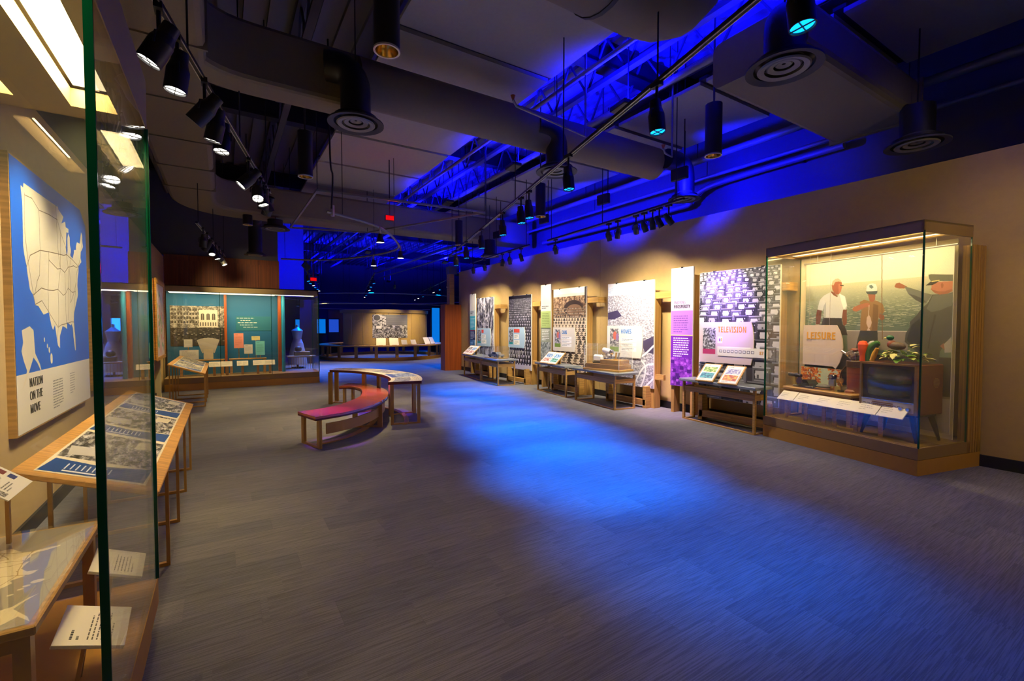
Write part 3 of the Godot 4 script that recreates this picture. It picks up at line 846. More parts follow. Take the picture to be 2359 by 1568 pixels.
func us_map(p, x, y, w, h, land, road):
	var f = func(lo, la): return Vector2(x + (lo + 125.0) / 58.5 * w, y + (49.6 - la) / 25.0 * h)
	var pts = []
	for k in range(0, USA.size(), 2): pts.append(f.call(USA[k], USA[k + 1]))
	p.poly(pts, land)
	for rt in [[-122, 47.5, -117, 47.7, -112, 46.6, -104, 46.8, -96, 46.9, -93, 45, -88, 43, -87.6, 41.8, -81.7, 41.5, -74, 40.7], [-122.4, 37.8, -119.8, 39.5, -112, 40.7, -104.8, 41.1, -96, 41.3, -90.5, 41.5, -87.6, 41.8], [-118.2, 34, -112, 35.2, -106.6, 35.1, -101.8, 35.2, -97.5, 35.5, -92.3, 34.7, -90, 35.1, -86.8, 36.1, -82.5, 35.6, -78.6, 35.8], [-117.2, 32.7, -112, 33.4, -106.5, 31.8, -98.5, 29.4, -95.4, 29.8, -90.1, 30, -84.3, 30.4, -81.6, 30.3], [-122.3, 47.6, -122.7, 45.5, -123, 42.3, -121.5, 38.6, -118.4, 34.1, -117.2, 32.7], [-97.1, 49, -96.8, 46.9, -96.7, 43.5, -95.9, 41.3, -94.6, 39.1, -97.5, 35.5, -97.3, 32.7, -97.7, 30.3, -99.5, 27.5], [-68, 46.1, -70.3, 43.7, -71.1, 42.4, -74, 40.7, -77, 38.9, -77.4, 37.5, -80, 34, -81.1, 32.1, -81.6, 30.3, -80.2, 25.8], [-87.6, 41.8, -86.2, 39.8, -85.8, 38.3, -86.8, 36.1, -86.8, 33.5, -88, 30.7], [-104.8, 41.1, -105, 39.7, -106.6, 35.1, -106.5, 31.8], [-93.1, 45, -93.6, 41.6, -94.6, 39.1], [-90.2, 38.6, -90, 35.1, -90.2, 32.3, -90.1, 30], [-112, 46.6, -112, 43.5, -112, 40.7, -113, 37, -115.1, 36.2, -117.3, 34.1], [-94.6, 39.1, -90.2, 38.6, -86.2, 39.8, -83, 40, -80, 40.4, -76.9, 40.3, -74, 40.7], [-84.4, 33.7, -84.5, 38, -84.5, 39.1, -83.6, 41.6, -83, 42.3], [-84.4, 33.7, -81, 35.2, -77.4, 37.5], [-104.8, 39.7, -97.3, 38.8, -94.6, 39.1]]:
		var rp = []
		for k in range(0, rt.size(), 2): rp.append(f.call(rt[k], rt[k + 1]) + Vector2(p.r.randf_range(-2, 2), p.r.randf_range(-2, 2)))
		p.path(rp, maxf(1.0, w / 260.0), road)
		for q in rp: p.rect(q.x - 2, q.y - 2, 4, 4, road)
	# the two outlying states
	var ak = []
	for q in [0.02, 0.02, 0.10, 0.0, 0.14, 0.02, 0.15, 0.14, 0.20, 0.2, 0.22, 0.25, 0.17, 0.19, 0.13, 0.16, 0.10, 0.2, 0.04, 0.28, 0.0, 0.31, 0.06, 0.22, 0.03, 0.17, 0.01, 0.12, 0.03, 0.08]: ak.append(q)
	var ap = []
	for k in range(0, ak.size(), 2): ap.append(Vector2(x - 0.06 * w + ak[k] * w * 1.15, y + h * (0.80 + ak[k + 1] * 1.1)))
	p.poly(ap, land)
	for q in [[0.24, 0.86, 3], [0.28, 0.9, 3], [0.305, 0.925, 4], [0.335, 0.98, 7]]: p.ell(x + q[0] * w, y + h * q[1] + h * 0.02, q[2] * w / 420.0, q[2] * 1.5 * w / 420.0, land)

func frame_axes(nx): return Basis(Vector3(0, 0, -nx), Vector3.UP, Vector3(nx, 0, 0))  # text axes on a wall facing nx along x

func reading_rail(z0, z1, nleg, label, sd):
	# slanted board along the wall: front low, back high
	var o = thing("reading_rail", label, "reading rail", Vector3(-0.6, 0, (z0 + z1) / 2.0))
	var L = absf(z1 - z0)
	var f = Vector3(0.29, 0.70, 0)
	var bk = Vector3(-0.27, 0.905, 0)
	var xd = (f - bk).normalized()
	var up = Vector3(0, 0, -1).cross(xd).normalized() * -1.0
	if up.y < 0: up = -up
	var bs = Basis(xd, up, xd.cross(up))
	var brd = part(o, "board", MB.new().cbox((f + bk) / 2.0, Vector3((f - bk).length(), 0.03, L), 0.005, bs), M.orange_wood)
	var p = Paint.new(900, 300, C(238, 226, 190), sd)
	var nm = maxi(2, int(L / 1.0))
	var sw = 900.0 / nm
	for k in nm:
		var x = k * sw
		p.photo(x + sw * 0.3, 8, sw * 0.66, 284, 0.02, sd * 10 + k, C(24, 24, 26), C(226, 222, 210), 2, 1.6)
		p.poly([Vector2(x + sw * 0.02, 4), Vector2(x + sw * 0.26, 14), Vector2(x + sw * 0.22, 150), Vector2(x + sw * 0.30, 296), Vector2(x + sw * 0.03, 290)], C(18, 74, 146))
		for j in 9: p.rect(x + sw * 0.09 + j % 2, 60 + j * 15, sw * 0.1, 4, C(232, 236, 240))
		p.rect(x + sw * 0.05, 60, sw * 0.025, 90, C(240, 240, 240))
		p.poly([Vector2(x + sw * 0.36, 30), Vector2(x + sw * 0.55, 14), Vector2(x + sw * 0.58, 110), Vector2(x + sw * 0.4, 120)], C(206, 200, 184))
		p.poly([Vector2(x + sw * 0.7, 200), Vector2(x + sw * 0.9, 205), Vector2(x + sw * 0.9, 270), Vector2(x + sw * 0.72, 262)], C(220, 210, 176))
	var c = (f + bk) / 2.0 + up * 0.016
	var hw = xd * ((f - bk).length() / 2.0 - 0.07)
	var hl = Vector3(0, 0, L / 2.0 - 0.06)
	# left of the print is the near end (+z) for a reader facing the wall
	var q = MB.new(); q.quad(c - hw + hl, c - hw - hl, c + hw - hl, c + hw + hl, up)
	part(brd, "print", q, picture("rail_print_%d" % sd, p, 0.35), "graphic print with blue bands and grey photographs")
	for k in nleg:
		var z = lerpf(-L / 2.0 + 0.12, L / 2.0 - 0.72, float(k) / (nleg - 1))
		var lg = MB.new()
		lg.bar(Vector3(0.26, 0, z), Vector3(0.26, 0.69, z), 0.02, 0.02)
		lg.bar(Vector3(0.26, 0.012, z), Vector3(-0.3, 0.012, z), 0.03, 0.022)
		lg.bar(Vector3(-0.3, 0, z), Vector3(-0.3, 0.885, z), 0.02, 0.02)
		lg.bar(Vector3(0.26, 0.66, z), Vector3(-0.3, 0.865, z), 0.02, 0.02)
		part(o, "leg", lg, M.bronze)
	return o

func text_card(nm, at, sx, sz, tilt, turn, label, group, sd, leg_to):
	# small label card on a wire stand, tilted towards +x
	var o = thing(nm, label, "label card", at, turn, group)
	var bs = Basis(Vector3(0, 0, 1), -deg_to_rad(tilt))
	var pt = part(o, "plate", MB.new().cbox(Vector3.ZERO, Vector3(sx, 0.012, sz), 0.002, bs), M.white_card)
	var p = Paint.new(256, 200, C(236, 230, 206), sd)
	p.words(34, 40, 110, 1, 14, 7, C(40, 40, 40)); p.words(34, 58, 40, 1, 14, 7, C(40, 40, 40)); p.words(34, 88, 180, 6, 13, 4, C(92, 88, 80))
	var u = bs * Vector3(0, 0.0065, 0)
	var hx = bs * Vector3(sx / 2, 0, 0)
	var hz = Vector3(0, 0, sz / 2)
	var q = MB.new(); q.quad(u - hx + hz, u - hx - hz, u + hx - hz, u + hx + hz, bs * Vector3.UP)
	part(pt, "print", q, picture("card_print_%d" % sd, p, 0.7))
	var st = MB.new()
	var dy = leg_to - at.y
	st.bar(Vector3(-0.02, -0.008, 0), Vector3(-0.05, dy, sz * 0.2), 0.012); st.bar(Vector3(-0.02, -0.008, 0), Vector3(-0.05, dy, -sz * 0.2), 0.012)
	part(o, "stand", st, M.bronze)
	return o

func left_side():
	# big map panel on the wall
	var o = thing("wall_map", "large blue and cream map panel titled NATION ON THE MOVE on the left wall", "map panel", Vector3(-1.3, 0.8, -5.65))
	var hz = 1.05
	var sh = [Vector2(-hz, 0), Vector2(hz, 0), Vector2(hz, 2.02), Vector2(-hz + 0.22, 2.02), Vector2(-hz, 1.88)]
	# polygon in (z, y); extruded along x
	var xf = Transform3D(Basis(Vector3(0, 0, 1), Vector3(1, 0, 0), Vector3(0, 1, 0)), Vector3.ZERO)
	var bkg = part(o, "backing", MB.new().prism(sh, 0.0, 0.045, xf), M.wood)
	var p = Paint.new(1100, 1050, C(0, 100, 206), 5)
	p.rect(0, 820, 1100, 230, C(232, 224, 192))
	us_map(p, 110, 60, 930, 720, C(232, 220, 178), C(112, 92, 58))
	p.words(430, 880, 160, 11, 12, 5, C(110, 108, 100)); p.words(700, 870, 90, 9, 12, 4, C(130, 126, 112))
	var q = MB.new()
	var ins = 0.012
	var pts = [Vector2(-hz + ins, ins), Vector2(hz - ins, ins), Vector2(hz - ins, 2.02 - ins), Vector2(-hz + 0.225, 2.02 - ins), Vector2(-hz + ins, 1.875)]
	var idx = Geometry2D.triangulate_polygon(PackedVector2Array(pts))
	for k in range(0, idx.size(), 3):
		var a = []
		var t = []
		for s in 3:
			var z = pts[idx[k + s]]
			a.append(Vector3(0.047, z.y, z.x)); t.append(Vector2(0.5 - z.x / (2 * hz), 1.0 - z.y / 2.02))
		q.tri(a[0], a[1], a[2], Vector3.RIGHT, Vector3.RIGHT, Vector3.RIGHT, t[0], t[1], t[2])
	part(bkg, "print", q, picture("map_print", p, 0.4), "printed road map on blue ground")
	lettering(o, "NATION\nON THE\nMOVE", M.ink, 0.066, Vector3(0.048, 0.42, hz - 0.26), frame_axes(1), 0.9, false, HORIZONTAL_ALIGNMENT_LEFT, -6)
	# next photo panel
	o = thing("wall_photograph", "narrow photograph panel with a blue base on the left wall past the map panel", "photo panel", Vector3(-1.3, 0.86, -7.15))
	part(o, "backing", MB.new().bb(0, 0.05, 0, 1.38, -0.24, 0.24), M.wood)
	p = Paint.new(200, 560, C(226, 224, 214), 6)
	p.photo(0, 100, 200, 250, 0.03, 61, C(30, 30, 32), C(200, 200, 196), 2)
	p.rect(0, 480, 200, 80, C(24, 84, 164)); p.words(20, 500, 150, 4, 12, 4, C(230, 230, 235))
	q = MB.new(); q.quad(Vector3(0.053, 1.375, 0.235), Vector3(0.053, 1.375, -0.235), Vector3(0.053, 0.005, -0.235), Vector3(0.053, 0.005, 0.235), Vector3.RIGHT)
	part(o, "print", q, picture("photo_print_left", p, 0.5))
	# far framed map
	o = thing("framed_map", "orange framed green and pink map standing at the end of the left wall", "framed map", Vector3(-1.3, 0.92, -12.05))
	part(o, "backing", MB.new().bb(0, 0.17, 0, 1.6, -0.75, 0.75), M.orange_wood)
	part(o, "frame", MB.new().bb(0.165, 0.19, 1.53, 1.62, -0.76, 0.76).bb(0.165, 0.19, -0.02, 0.05, -0.76, 0.76).bb(0.165, 0.19, 0, 1.6, -0.77, -0.7).bb(0.165, 0.19, 0, 1.6, 0.7, 0.77), M.orange_wood)
	p = Paint.new(256, 256, C(238, 214, 190), 9)
	for k in 60:
		p.ell(p.r.randf_range(20, 236), p.r.randf_range(30, 240), p.r.randf_range(4, 16), p.r.randf_range(4, 18), [C(120, 190, 120), C(230, 150, 120), C(240, 232, 200), C(190, 206, 130)][p.r.randi_range(0, 3)])
	q = MB.new(); q.quad(Vector3(0.172, 1.53, 0.7), Vector3(0.172, 1.53, -0.7), Vector3(0.172, 0.05, -0.7), Vector3(0.172, 0.05, 0.7), Vector3.RIGHT)
	part(o, "print", q, picture("framed_map_print", p, 0.5))
	part(o, "post", MB.new().bb(0.0, 0.1, -0.92, 0, -0.7, -0.6).bb(0.0, 0.1, -0.92, 0, 0.6, 0.7), M.cream)
	reading_rail(-3.05, -6.28, 4, "long slanted reading rail with blue and photographic print beside the map panel", 41)
	reading_rail(-10.15, -12.9, 4, "shorter slanted reading rail before the teal glass case", 42)
	left_case()

func glass_box_pane(o, a, b, y0, y1, t = 0.012, ew = 0.008):
	# upright pane between two floor points, with green polished edges
	var d = (b - a)
	var dir = d.normalized()
	var gp = part(o, "glass_pane", MB.new().bar(Vector3(a.x, (y0 + y1) / 2.0, a.z), Vector3(b.x, (y0 + y1) / 2.0, b.z), t, y1 - y0), M.glass, "clear glass pane")
	if ew > 0.0:
		for e in [a - dir * 0.0015, b + dir * 0.0015]:
			part(gp, "glass_edge", MB.new().box(Vector3(e.x, (y0 + y1) / 2.0, e.z), Vector3(t + 0.0006, y1 - y0, ew), Basis(Vector3.UP.cross(dir).normalized(), Vector3.UP, dir)), M.glass_edge, "green polished glass edge")

func light_slot(o, x0, x1, y, z0, z1, energy, col = WARM):
	part(o, "light_panel", MB.new().bb(x0, x1, y, y + 0.01, z0, z1), M.lamp_warm, "glowing light panel")
	area(o, Vector3((x0 + x1) / 2.0, y - 0.006, (z0 + z1) / 2.0), Vector3.DOWN, absf(x1 - x0), absf(z1 - z0), col, energy, Vector3(0, 0, -1))

func left_case():
	var o = thing("glass_showcase", "tall glass showcase standing against the left wall before the reading rail", "showcase", Vector3(-0.8, 0, -2.39))
	var xr = 0.49
	var xl = -0.49
	var zn = 0.56
	var zf = -0.55
	part(o, "plinth", MB.new().bb(xl, xr - 0.03, 0, 0.17, zf + 0.03, zn - 0.03), M.plinth)
	part(o, "deck", MB.new().bb(xl, xr, 0.17, 0.30, zf, zn), M.plinth)
	glass_box_pane(o, Vector3(xr - 0.008, 0, zn - 0.0), Vector3(xr - 0.008, 0, zf + 0.014), 0.30, 2.58)
	glass_box_pane(o, Vector3(xl, 0, zn - 0.008), Vector3(xr - 0.016, 0, zn - 0.008), 0.30, 2.58, 0.014, 0.022)
	glass_box_pane(o, Vector3(xl, 0, zf + 0.006), Vector3(xr, 0, zf + 0.006), 0.30, 2.58)
	# canopy with two light slots: solid strips round the slots
	var cp = MB.new()
	for q in [[xl, -0.02], [0.06, 0.24], [0.40, xr]]: cp.bb(q[0], q[1], 2.58, 2.66, zf, zn)
	for q in [[-0.02, 0.06], [0.24, 0.40]]:
		cp.bb(q[0], q[1], 2.58, 2.66, zf, zf + 0.14); cp.bb(q[0], q[1], 2.58, 2.66, zn - 0.06, zn)
	part(o, "canopy", cp, M.fascia)
	part(o, "canopy_lid", MB.new().bb(xl, xr, 2.70, 2.82, zf, zn), M.fascia)
	part(o, "canopy_sides", MB.new().bb(xl, xr, 2.66, 2.70, zf, zf + 0.02).bb(xl, xr, 2.66, 2.70, zn - 0.02, zn).bb(xr - 0.02, xr, 2.66, 2.70, zf, zn).bb(xl, xl + 0.02, 2.66, 2.70, zf, zn), M.fascia)
	light_slot(o, 0.25, 0.39, 2.67, zf + 0.15, zn - 0.07, 2.2)
	light_slot(o, -0.015, 0.055, 2.67, zf + 0.15, zn - 0.07, 1.0)
	# map table inside
	var m = thing("map_table", "small table with a map under glass inside the left showcase", "table", Vector3(-0.76, 0.30, -2.37))
	part(m, "table_top", MB.new().cbox(Vector3(0, 0.375, 0), Vector3(0.52, 0.03, 0.9), 0.004), M.wood)
	var p = Paint.new(512, 300, C(150, 146, 138), 12)
	us_map(p, 36, 14, 450, 250, C(232, 220, 184), C(150, 132, 96))
	var q = MB.new(); q.quad(Vector3(-0.24, 0.3915, 0.43), Vector3(-0.24, 0.3915, -0.43), Vector3(0.24, 0.3915, -0.43), Vector3(0.24, 0.3915, 0.43), Vector3.UP)
	part(m, "map_print", q, picture("table_map", p, 0.6), "grey and cream road map")
	part(m, "glass_sheet", MB.new().bb(-0.255, 0.255, 0.394, 0.402, -0.445, 0.445), M.glass, "glass sheet over the map")
	for sx in [-0.22, 0.22]:
		for sz in [-0.4, 0.4]: part(m, "leg", MB.new().bb(sx - 0.02, sx + 0.02, 0, 0.36, sz - 0.02, sz + 0.02), M.bronze)
	part(m, "rail", MB.new().bb(-0.2, 0.2, 0.3, 0.35, 0.385, 0.405), M.bronze)
	part(m, "rail", MB.new().bb(-0.2, 0.2, 0.3, 0.35, -0.405, -0.385), M.bronze)
	text_card("label_card", Vector3(-0.42, 0.50, -2.2), 0.2, 0.27, 22, 0.06, "cream label card with two lines of heading on a wire stand in the left showcase", "", 1, 0.30)
	text_card("label_card", Vector3(-0.42, 0.53, -2.66), 0.19, 0.25, 24, 0.06, "cream label card nearest the reading rail end of the left showcase", "", 2, 0.30)
	var e = thing("envelope", "white stamped envelope propped on a thin stand in the left showcase", "envelope", Vector3(-0.76, 0.97, -2.62))
	var bs = Basis(Vector3(0, 0, 1), -deg_to_rad(40))
	part(e, "paper", MB.new().box(Vector3.ZERO, Vector3(0.13, 0.004, 0.26), bs), M.white_card)
	p = Paint.new(260, 140, C(222, 220, 212), 14)
	p.rect(196, 12, 44, 30, C(120, 60, 60)); p.rect(196, 56, 44, 30, C(60, 70, 130)); p.ell(150, 34, 18, 18, C(180, 178, 172)); p.ell(150, 34, 14, 14, C(216, 214, 206)); p.words(70, 80, 90, 3, 12, 5, C(80, 80, 84)); p.photo(12, 70, 40, 50, 0.08, 9, C(50, 50, 50), C(210, 208, 200), 2)
	var hx = bs * Vector3(0.065, 0, 0)
	var u = bs * Vector3(0, 0.0025, 0)
	var zz = Vector3(0, 0, 0.13)
	q = MB.new(); q.quad(u - hx + zz, u - hx - zz, u + hx - zz, u + hx + zz, bs * Vector3.UP)
	part(e, "print", q, picture("envelope_print", p, 0.7))
	part(e, "stand", MB.new().bb(-0.012, 0.0, -0.267, -0.005, 0.05, 0.07).bb(-0.012, 0.0, -0.267, -0.005, -0.07, -0.05), M.bronze)

func sheet(nm, label, cat, at, w, h, tilt, m, pm, leg_to, group = ""):
	# a document on a plate facing +z, leaning back, on a thin post
	var o = thing(nm, label, cat, at, 0.0, group)
	var bs = Basis(Vector3(1, 0, 0), -deg_to_rad(tilt))
	part(o, "paper", MB.new().box(Vector3.ZERO, Vector3(w, h, 0.006), bs), m)
	var q = MB.new()
	var u = bs * Vector3(0, 0, 0.0035)
	var hx = Vector3(w / 2, 0, 0)
	var hy = bs * Vector3(0, h / 2, 0)
	q.quad(u - hx + hy, u + hx + hy, u + hx - hy, u - hx - hy, bs * Vector3(0, 0, 1))
	if pm: part(o, "print", q, pm)
	if leg_to < at.y - h / 2 - 0.01: part(o, "post", MB.new().bb(-0.008, 0.008, leg_to - at.y, 0, -0.03, -0.016), M.bronze)
	return o

func typed(key, col, sd, n = 9):
	var p = Paint.new(120, 160, col, sd)
	p.words(14, 16, 70, 1, 10, 5, col.darkened(0.5)); p.words(14, 36, 92, n, 11, 3, col.darkened(0.35))
	return picture(key, p, 0.8)

func back_case():
	var o = thing("glass_showcase", "long glass showcase with a teal interior before the brown wood wall", "showcase", Vector3(0.5, 0, -14.3))
	var x0 = -1.74
	var x1 = 1.76
	var zf = 0.55
	var zb = -0.58
	part(o, "plinth", MB.new().bb(x0, x1, 0, 0.17, zb, zf), M.plinth)
	part(o, "sill", MB.new().bb(x0, x1, 0.175, 0.31, zb, zf), M.sill)
	part(o, "fascia", MB.new().bb(x0, x1, 2.44, 2.59, zf - 0.03, zf).bb(x1 - 0.03, x1, 2.44, 2.59, zb, zf).bb(x0, x1, 2.57, 2.59, zb, zf), M.fascia)
	for k in 3:
		var a = [x0, -0.58, 0.58][k]
		var b = [-0.585, 0.575, x1][k]
		glass_box_pane(o, Vector3(a, 0, zf - 0.01), Vector3(b, 0, zf - 0.01), 0.31, 2.46)
	glass_box_pane(o, Vector3(x1 - 0.008, 0, zf - 0.02), Vector3(x1 - 0.008, 0, zb), 0.31, 2.46)
	part(o, "back_panel", MB.new().bb(x0, 0.86, 0.31, 2.44, -0.36, -0.33), M.teal, "teal back panel")
	part(o, "divider", MB.new().bb(-0.49, -0.43, 0.31, 2.44, -0.33, -0.25), M.copper_wood)
	part(o, "divider", MB.new().bb(0.80, 0.87, 0.31, 2.44, -0.33, -0.1), M.copper_wood)
	part(o, "column", MB.new().cyl(Vector3(0.91, 0.31, 0.02), Vector3(0.91, 2.44, 0.02), 0.045, 0.045, 14), mat("bright_teal", C(10, 128, 170), 0.5))
	part(o, "light_rail", MB.new().bb(x0 + 0.1, x1 - 0.1, 2.425, 2.44, 0.33, 0.36), glow("lamp_strip", Color(1, 0.95, 0.8), 2.5))
	part(o, "light_rail", MB.new().bb(x0 + 0.1, 0.7, 2.425, 2.44, 0.05, 0.08), M.lamp_strip)
	area(o, Vector3(-0.4, 2.42, 0.345), Vector3(0, -1, -0.35), 2.6, 0.04, WARM, 5.0, Vector3(0, 0, -1))
	area(o, Vector3(1.2, 2.42, 0.345), Vector3(0, -1, 0), 0.8, 0.04, WARM, 0.8, Vector3(0, 0, -1))
	part(o, "rear_strip", MB.new().bb(x0, 0.86, 2.44, 2.57, -0.36, -0.33), M.teal)
	# mural of a school-like facade with three arches
	var p = Paint.new(480, 430, C(120, 116, 108), 31)
	p.photo(0, 0, 480, 430, 0.02, 311, C(60, 58, 54), C(190, 186, 176), 3)
	for cx in 10:
		for cy in 4: p.rect(12 + cx * 26, 30 + cy * 44, 14, 24, C(56, 54, 50)); p.rect(12 + cx * 26 - 2, 30 + cy * 44 + 25, 18, 3, C(206, 200, 188))
	p.rect(250, 40, 170, 190, C(206, 200, 186))
	for k in 3:
		p.rect(268 + k * 50, 96, 30, 54, C(70, 66, 60)); p.ell(283 + k * 50, 96, 15, 17, C(70, 66, 60)); p.rect(281 + k * 50, 82, 3, 68, C(206, 200, 186))
	for k in 7: p.rect(258 + k * 23, 176, 10, 40, C(74, 70, 64))
	p.rect(0, 236, 480, 194, C(52, 50, 46))
	for k in 160: p.ell(p.r.randf_range(0, 480), p.r.randf_range(236, 400), p.r.randf_range(3, 12), p.r.randf_range(3, 9), [C(30, 29, 27), C(84, 80, 74), C(112, 108, 100), C(44, 42, 38)][p.r.randi_range(0, 3)])
	for k in 12: p.rect(20 + k * 38, 300 + 8 * (k % 3), 30, 14, C(24, 24, 24)); p.rect(26 + k * 38, 292 + 8 * (k % 3), 16, 10, C(150, 146, 138))
	var q = MB.new(); q.quad(Vector3(-1.67, 2.12, -0.322), Vector3(-0.49, 2.12, -0.322), Vector3(-0.49, 1.07, -0.322), Vector3(-1.67, 1.07, -0.322), Vector3(0, 0, 1))
	part(o, "mural", q, picture("mural_facade", p, 0.6), "grey photograph of a crowded building front with three arches")
	p = Paint.new(400, 180, C(20, 104, 128), 32)
	for k in 5: p.words([10, 50, 20, 45, 80][k], 20 + k * 28, [330, 220, 370, 260, 300][k], 1, 10, 7, C(206, 220, 214))
	q = MB.new(); q.quad(Vector3(-0.22, 1.86, -0.322), Vector3(0.64, 1.86, -0.322), Vector3(0.64, 1.46, -0.322), Vector3(-0.22, 1.46, -0.322), Vector3(0, 0, 1))
	part(o, "wall_text", q, picture("teal_text", p, 0.7), "lines of white lettering")
	# two low stands inside
	for d in [[-0.98, 0.0, 0.72, "left"], [0.1, 0.98, 0.72, "right"]]:
		var s = thing("display_shelf", "narrow wooden shelf stand in the teal showcase under the " + ("mural" if d[3] == "left" else "lettering"), "shelf", Vector3((d[0] + d[1]) / 2.0, 0.31, -14.25))
		var hw = (d[1] - d[0]) / 2.0
		part(s, "shelf_board", MB.new().cbox(Vector3(0, 0.40, 0), Vector3(hw * 2, 0.03, 0.2), 0.004), M.wood)
		for sx in [-hw + 0.05, hw - 0.05]: part(s, "leg", MB.new().bb(sx - 0.03, sx + 0.03, 0, 0.385, -0.08, 0.08), M.wood)
	sheet("document", "pink typed sheet standing tallest on the shelf in the teal showcase", "document", Vector3(0.33, 1.2, -14.25), 0.22, 0.40, 8, mat("pink_paper", C(226, 140, 116), 0.8), typed("pink_print", C(226, 140, 116), 51), 0.725)
	sheet("document", "white typed sheet between the pink and the cyan sheets in the teal showcase", "document", Vector3(0.55, 0.97, -14.22), 0.2, 0.25, 8, mat("white_paper", C(208, 204, 192), 0.8), typed("white_print", C(208, 204, 192), 52, 7), 0.725)
	sheet("document", "small yellowish card above the cyan sheet in the teal showcase", "document", Vector3(0.73, 1.26, -14.26), 0.2, 0.11, 8, mat("yellow_paper", C(206, 194, 128), 0.8), typed("yellow_print", C(206, 194, 128), 53, 4), 0.725)
	sheet("document", "cyan typed sheet on the shelf in the teal showcase", "document", Vector3(0.83, 0.99, -14.22), 0.22, 0.38, 8, mat("cyan_paper", C(110, 196, 196), 0.8), typed("cyan_print", C(110, 196, 196), 54), 0.725)
	sheet("document", "small grey letter above the open white letter in the teal showcase", "document", Vector3(-0.78, 1.15, -14.28), 0.18, 0.2, 8, mat("grey_paper", C(186, 184, 174), 0.8), typed("grey_print", C(186, 184, 174), 55, 6), 0.725)
	sheet("document", "wide open white letter with a red mark in the teal showcase", "document", Vector3(-0.76, 0.86, -14.2), 0.4, 0.24, 10, M.white_paper, typed("open_letter", C(198, 196, 188), 56, 8), 0.725)
	# fan of papers in a folder
	o = thing("paper_fan", "fan of white sheets tucked in a cream folder in the teal showcase", "papers", Vector3(-0.35, 0.735, -14.2))
	for k in 5:
		var a = deg_to_rad((k - 2) * 9.0)
		part(o, "sheet", MB.new().box(Vector3(sin(a) * -0.36, cos(a) * 0.36 + 0.01, -0.02 - 0.004 * k), Vector3(0.17, 0.36, 0.003), Basis(Vector3(0, 0, 1), a)), mat("fan_paper", C(206, 200, 182), 0.8))
	part(o, "folder", MB.new().box(Vector3(0, 0.13, 0), Vector3(0.21, 0.25, 0.01)), M.cream)
	# label rails
	var k = 0
	for d in [[-0.34, 0.17], [0.27, 0.53], [0.64, 1.16]]:
		o = thing("label_stand", ["wide white label plate on two posts under the mural in the teal showcase", "short white label plate on one post in the teal showcase", "wide white label plate on posts under the cyan sheet in the teal showcase"][k], "label stand", Vector3((d[0] + d[1]) / 2.0, 0.31, -13.95))
		var hw = (d[1] - d[0]) / 2.0
		var bs = Basis(Vector3(1, 0, 0), -deg_to_rad(30))
		part(o, "plate", MB.new().cbox(Vector3(0, 0.30, 0), Vector3(hw * 2, 0.145, 0.012), 0.002, bs), M.white_card)
		var pp = Paint.new(240, 60, C(236, 230, 206), 60 + k)
		pp.words(12, 12, 90, 4, 10, 3, C(150, 146, 130)); pp.words(130, 12, 90, 4, 10, 3, C(150, 146, 130))
		var qq = MB.new()
		var u = Vector3(0, 0.30, 0) + bs * Vector3(0, 0, 0.0065)
		var hy = bs * Vector3(0, 0.07, 0)
		var hx = Vector3(hw - 0.004, 0, 0)
		qq.quad(u - hx + hy, u + hx + hy, u + hx - hy, u - hx - hy, bs * Vector3(0, 0, 1))
		part(o, "print", qq, picture("label_print_%d" % k, pp, 0.7))
		for sx in ([-hw * 0.55, hw * 0.55] if hw > 0.2 else [0.0]): part(o, "post", MB.new().bb(sx - 0.03, sx + 0.03, 0, 0.28, -0.05, -0.03), M.bronze)
		k += 1

func ring_poly(ci, ri, co, ro, a0, a1, n = 18):
	var out = []
	for k in n + 1:
		var a = deg_to_rad(lerpf(a0, a1, float(k) / n))
		out.append(co + Vector2(cos(a), sin(a)) * ro)
	for k in range(n, -1, -1):
		var a = deg_to_rad(lerpf(a0, a1, float(k) / n))
		out.append(ci + Vector2(cos(a), sin(a)) * ri)
	return out

func strip_poly(outer, inner):
	var out = outer.duplicate()
	var r = inner.duplicate(); r.reverse()
	out.append_array(r)
	return out

func smooth2(p, n = 4):
	var out = []
	for k in p.size() - 1:
		var a = p[maxi(k - 1, 0)]
		var d = p[mini(k + 2, p.size() - 1)]
		for s in n: out.append(p[k].cubic_interpolate(p[k + 1], a, d, float(s) / n))
	out.append(p[-1])
	return out

func V2(l):
	var o = []
	for k in range(0, l.size(), 2): o.append(Vector2(l[k], l[k + 1]))
	return o

